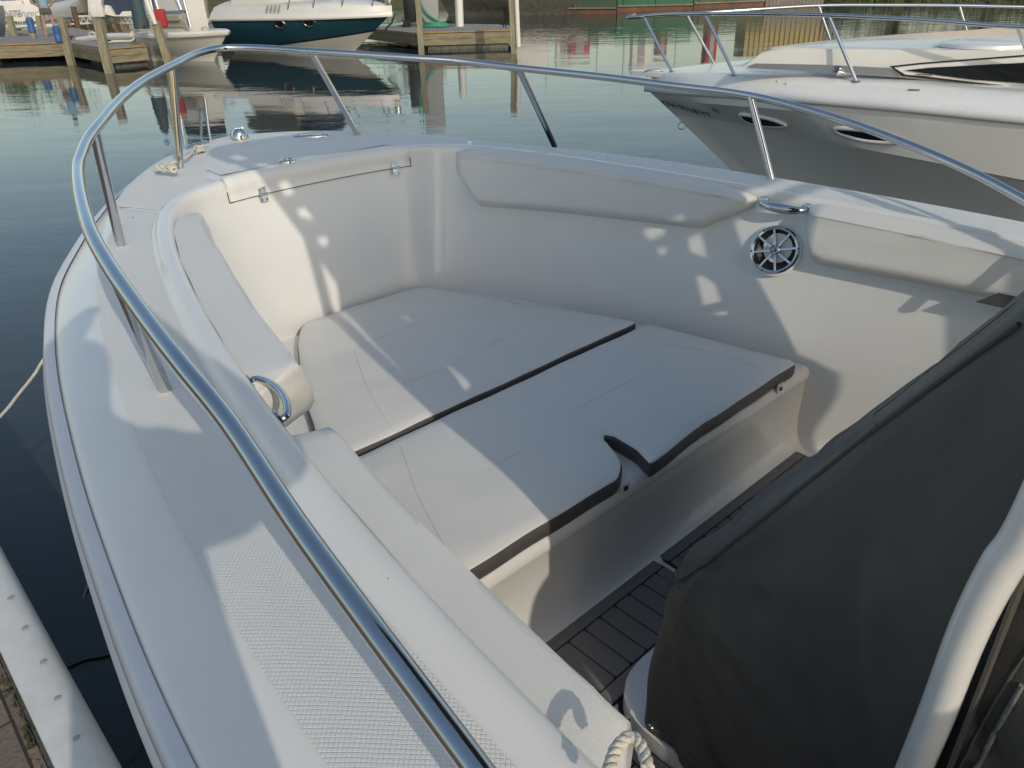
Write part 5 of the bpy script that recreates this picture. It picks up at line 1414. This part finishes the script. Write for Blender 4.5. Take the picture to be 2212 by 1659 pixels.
# ================================================================== BARGES, BANKS
def barge(name,pts,h,mt,label,depth=6,band=None,zw=0):
    P0=[U(u,v,0) for u,v in pts]; c=P0[0].copy(); e=empty(name,c,0,label=label,cat='barge')
    n=len(P0); fr=[Vector((p.x-c.x,p.y-c.y,0)) for p in P0]
    def wall(z0,z1,m,nm,off=0):
        a=[p+Vector((0,-off,z0)) for p in fr]; b=[p+Vector((0,-off,z1)) for p in fr]; a2=[p+Vector((0,depth,z0)) for p in fr]; b2=[p+Vector((0,depth,z1)) for p in fr]
        rr=[a,b,b2]; o=grid(nm,rr,m,e,smooth=False)
        for q in (0,-1):
            mesh(nm+'_end',[a[q],b[q],b2[q],a2[q]],[(0,1,2,3)],m,e,smooth=False)
    wall(.28,h,mt,'hull_plate'); wall(-.5,.28,M['rust'],'boot_band',.02)
    L=(fr[-1]-fr[0]).length; d=(fr[-1]-fr[0]).normalized()
    for i in range(int(L/1.9)):
        q=fr[0]+d*(i*1.9+.4); box('hull_rib',(q.x,q.y-.03,h*.55),(.09,.07,h*.8),mt,e)
    box('rub_strip',((fr[0]+fr[-1]).x/2,(fr[0]+fr[-1]).y/2-.05,.30),(L,.12,.07),M['stone'],e,rz=math.atan2(d.y,d.x))
    return e
barge('barge',[(400,13.5),(545,13)],1.5,M['green'],'green and rust stained barge hull at top left of centre, behind the mooring posts')
barge('barge',[(1095,30.5),(1331,30)],1.35,M['green'],'green barge hull streaked with rust, just right of the dock end post')
barge('barge',[(1333,25.5),(1496,21.5)],1.6,M['green2'],'cleaner bright green barge hull in the middle of the far row')
barge('barge',[(1498,19),(1650,13)],1.4,M['green'],'green barge hull with brown waterline at the right end of the far row')
bh=barge('barge',[(545,12),(960,7)],1.3,M['rust'],'long rusty barge hull partly behind the teal cruiser and the dark work boat')
# stone bulkhead
P0=[U(1652,11.5,0),U(1778,8,0)]; bl=empty('timber_bulkhead',P0[0],0,label='pale stone and timber bulkhead between the barges and the overgrown bank',cat='bulkhead')
d=P0[1]-P0[0]
for i in range(16):
    q=d*(i/16); box('bulkhead_plank',(q.x+.12,q.y+.1,.5),(.22,.3,1.6),M['stone'],bl,bev=.02)
box('yellow_container',(0,0,0),(1,1,1),M['yellow'],None) if False else None
yc=empty('yellow_container',(U(1700,10,0).x-.2,55.6,0),0,label='yellow ribbed container standing behind the bulkhead, seen mainly as a reflection',cat='container')
box('container_body',(.6,1,2.0),(5.2,2.2,2.4),M['yellow'],yc,bev=.03)
for i in range(16): box('container_rib',(-1.9+i*.33,-.14,2.0),(.12,.08,2.2),M['yellow'],yc)
# red and white sheds on the barges, seen in reflection
for i,(x,y,w,h,mt,lb) in enumerate(((1.6,52,1.5,1.7,'red','red deck shed on the rusty green barge, seen as a reflection'),(3.6,52,.8,1.3,'fwhite','narrow white deck box beside the red shed, seen as a reflection'),(4.6,51.5,1.2,1.0,'red','low red deck box on the green barge, seen as a reflection'),(8.6,53,1.1,1.9,'fwhite','white deck cabin on the bright green barge, seen as a reflection'),(9.9,53,.6,1.2,'red','small red locker on the bright green barge, seen as a reflection'),(13.5,55,.7,2.2,'red','tall red locker on the right green barge, seen as a reflection'))):
    e=empty('deck_shed',(x,y,1.4),0,label=lb,cat='shed'); box('shed_body',(0,0,h/2),(w,1.2,h),M[mt],e,bev=.04); box('shed_roof',(0,0,h+.04),(w+.15,1.35,.08),M['fgrey'],e); box('shed_door',(0,-.61,h*.45),(w*.4,.03,h*.8),M['fgrey'],e)
for i,(x,y,h) in enumerate(((2.6,51.5,3.0),(7.6,53,3.4),(11,53.5,2.6),(5.8,52,2.4))):
    tube('mast_pole',[Vector((0,0,0)),Vector((0,0,h))],.06,M['fwhite'],None,n=8,label='thin pale mast pole standing on the far barges',cat='pole',group='poles on the barges').location=(x,y,1.3)
# dark sheds between (dark reflections)
# water, bank, ground
wt=mesh('water',[(-600,-60,0),(600,-60,0),(600,900,0),(-600,900,0)],[(0,1,2,3)],M['water'],None,smooth=False,kind='structure')
mesh('lakebed',[(-2500,-2500,-4),(2500,-2500,-4),(2500,2500,-4),(-2500,2500,-4)],[(0,1,2,3)],M['grass'],None,smooth=False,kind='structure')
bk=[]
xs=[-90+i*3 for i in range(70)]
def bankx(x): return 64 if x<15 else (56 if x<22 else 53-.35*(x-22) if x<40 else 46.7-.1*(x-40))
for dy,z in ((-.6,-.3),(0,.15),(.8,.55),(3,.9),(8,1.4),(30,1.6),(900,1.8)):
    bk.append([Vector((x,bankx(x)+dy+ (.5*NZ.noise(Vector((x*.4,0,0))) if dy<5 else 0),z+.15*NZ.noise(Vector((x*.5,dy,0))))) for x in xs+[600]])
    bk[-1].insert(0,Vector((-600,64+dy,z)))
grid('bank_ground',bk,M['grass'],None,kind='structure')
bm=bmesh.new()
for i in range(5200):
    x=random.uniform(19,60); y=bankx(x)+random.uniform(-.4,2.6); z=.1+.28*(y-bankx(x)); h=random.uniform(.25,.9)*(1+.5*NZ.noise(Vector((x*.6,0,5)))); w=.02+.03*random.random(); a=random.uniform(0,PI)
    d=Vector((math.cos(a)*w,math.sin(a)*w,0)); p=Vector((x,y,z)); t=p+Vector((random.gauss(0,.15),random.gauss(0,.12),h))
    bm.faces.new([bm.verts.new(p-d),bm.verts.new(p+d),bm.verts.new(t)])
bmobj('bank_reeds',bm,M['leaf2'],None,smooth=False,kind='stuff',label='tangle of reeds and tall grass along the far right bank',cat='reeds')
def tree(x,y,h,r,label,mt='leaf',seed=1,dens=1.0,name='bank_tree',low=.25):
    rnd=random.Random(seed); e=empty(name,(x,y,.6),0,label=label,cat='tree',group='trees on the far bank')
    vs,fs=[],[]
    tube_geo(catmull([Vector((0,0,-.4)),Vector((.1*h*.1,0,h*.25)),Vector((-.05*h*.3,.05*h*.2,h*.55)),Vector((0,0,h*.85))],4),[h*.035*(1-i/14) for i in range(13)],8,vs,fs)
    ends=[]
    for i in range(7):
        z=h*(.25+.08*i); a=rnd.uniform(0,2*PI); q=Vector((math.cos(a)*r*.7,math.sin(a)*r*.7,z+h*.18)); ends.append(q)
        tube_geo([Vector((0,0,z)),Vector((q.x*.5,q.y*.5,z+h*.07)),q],[h*.012,h*.009,h*.004],6,vs,fs)
    mesh('trunk',vs,fs,M['bark'],e,auto=80)
    bm=bmesh.new(); cl=[(Vector((rnd.gauss(0,.42)*r,rnd.gauss(0,.42)*r,h*rnd.uniform(low,1.0))),rnd.uniform(.22,.42)*r) for _ in range(int(26*dens))]+[(q,r*.35) for q in ends]
    for c,cr_ in cl:
        for k in range(150):
            v=Vector((rnd.gauss(0,1),rnd.gauss(0,1),rnd.gauss(0,.8))).normalized()*cr_*rnd.uniform(.55,1.1); p=c+v; s=rnd.uniform(.06,.13)
            a=Vector((rnd.gauss(0,1),rnd.gauss(0,1),rnd.gauss(0,1))).normalized()*s; b=a.orthogonal().normalized()*s*.6
            bm.faces.new([bm.verts.new(p-a),bm.verts.new(p+b),bm.verts.new(p+a),bm.verts.new(p-b)])
    bmobj('crown',bm,M[mt],e,smooth=False)
tlist=[(21.5,57,5.5,2.2,'bushy tree at the left end of the overgrown bank','leaf'),(25.5,55,6.8,2.8,'tall dark tree second from the left on the far bank','leaf'),(30,53,5.2,2.6,'pale loose tree in the middle of the far bank','leaf2'),(34.5,52,7,3.0,'broad dark tree right of the pale tree on the far bank','leaf'),(39.5,50,6,2.6,'green tree near the right end of the far bank','leaf2'),(45,50,7.5,3.2,'large tree at the right end of the far bank','leaf'),
 (-8,70,6,3,'distant tree behind the dark work boat','leaf'),(-26,70,7,3.4,'distant tree behind the person on the dock','leaf'),(-40,70,6.5,3.2,'distant tree at the far left bank','leaf2')]
for i,(x,y,h,r,lb,mt) in enumerate(tlist): tree(x,y,h,r,lb,mt,seed=i+3,low=.08 if y<60 else .2)
# ================================================================== LIGHT
sd=Vector((.4924,-.9055,.55)).normalized(); el=math.asin(sd.z)
w=bpy.data.worlds.new('World'); S.world=w; w.use_nodes=True; nt=w.node_tree; bg=nt.nodes['Background']
sk=nt.nodes.new('ShaderNodeTexSky'); sk.sky_type='NISHITA'; sk.sun_disc=False; sk.sun_elevation=el; sk.sun_rotation=math.atan2(sd.x,sd.y); sk.air_density=1.35; sk.dust_density=1.8; sk.ozone_density=1.0; sk.altitude=0
nt.links.new(sk.outputs[0],bg.inputs[0]); bg.inputs[1].default_value=.15
sl=bpy.data.lights.new('sun','SUN'); sl.energy=2.0; sl.angle=rad(.5); sl.color=(1,.90,.76); so=bpy.data.objects.new('sun',sl); COL.objects.link(so); so.rotation_euler=(-sd).to_track_quat('-Z','Y').to_euler()
S.view_settings.view_transform='Standard'; S.view_settings.look='None'; S.view_settings.gamma=1; S.view_settings.exposure=-.08
S.render.engine='CYCLES'
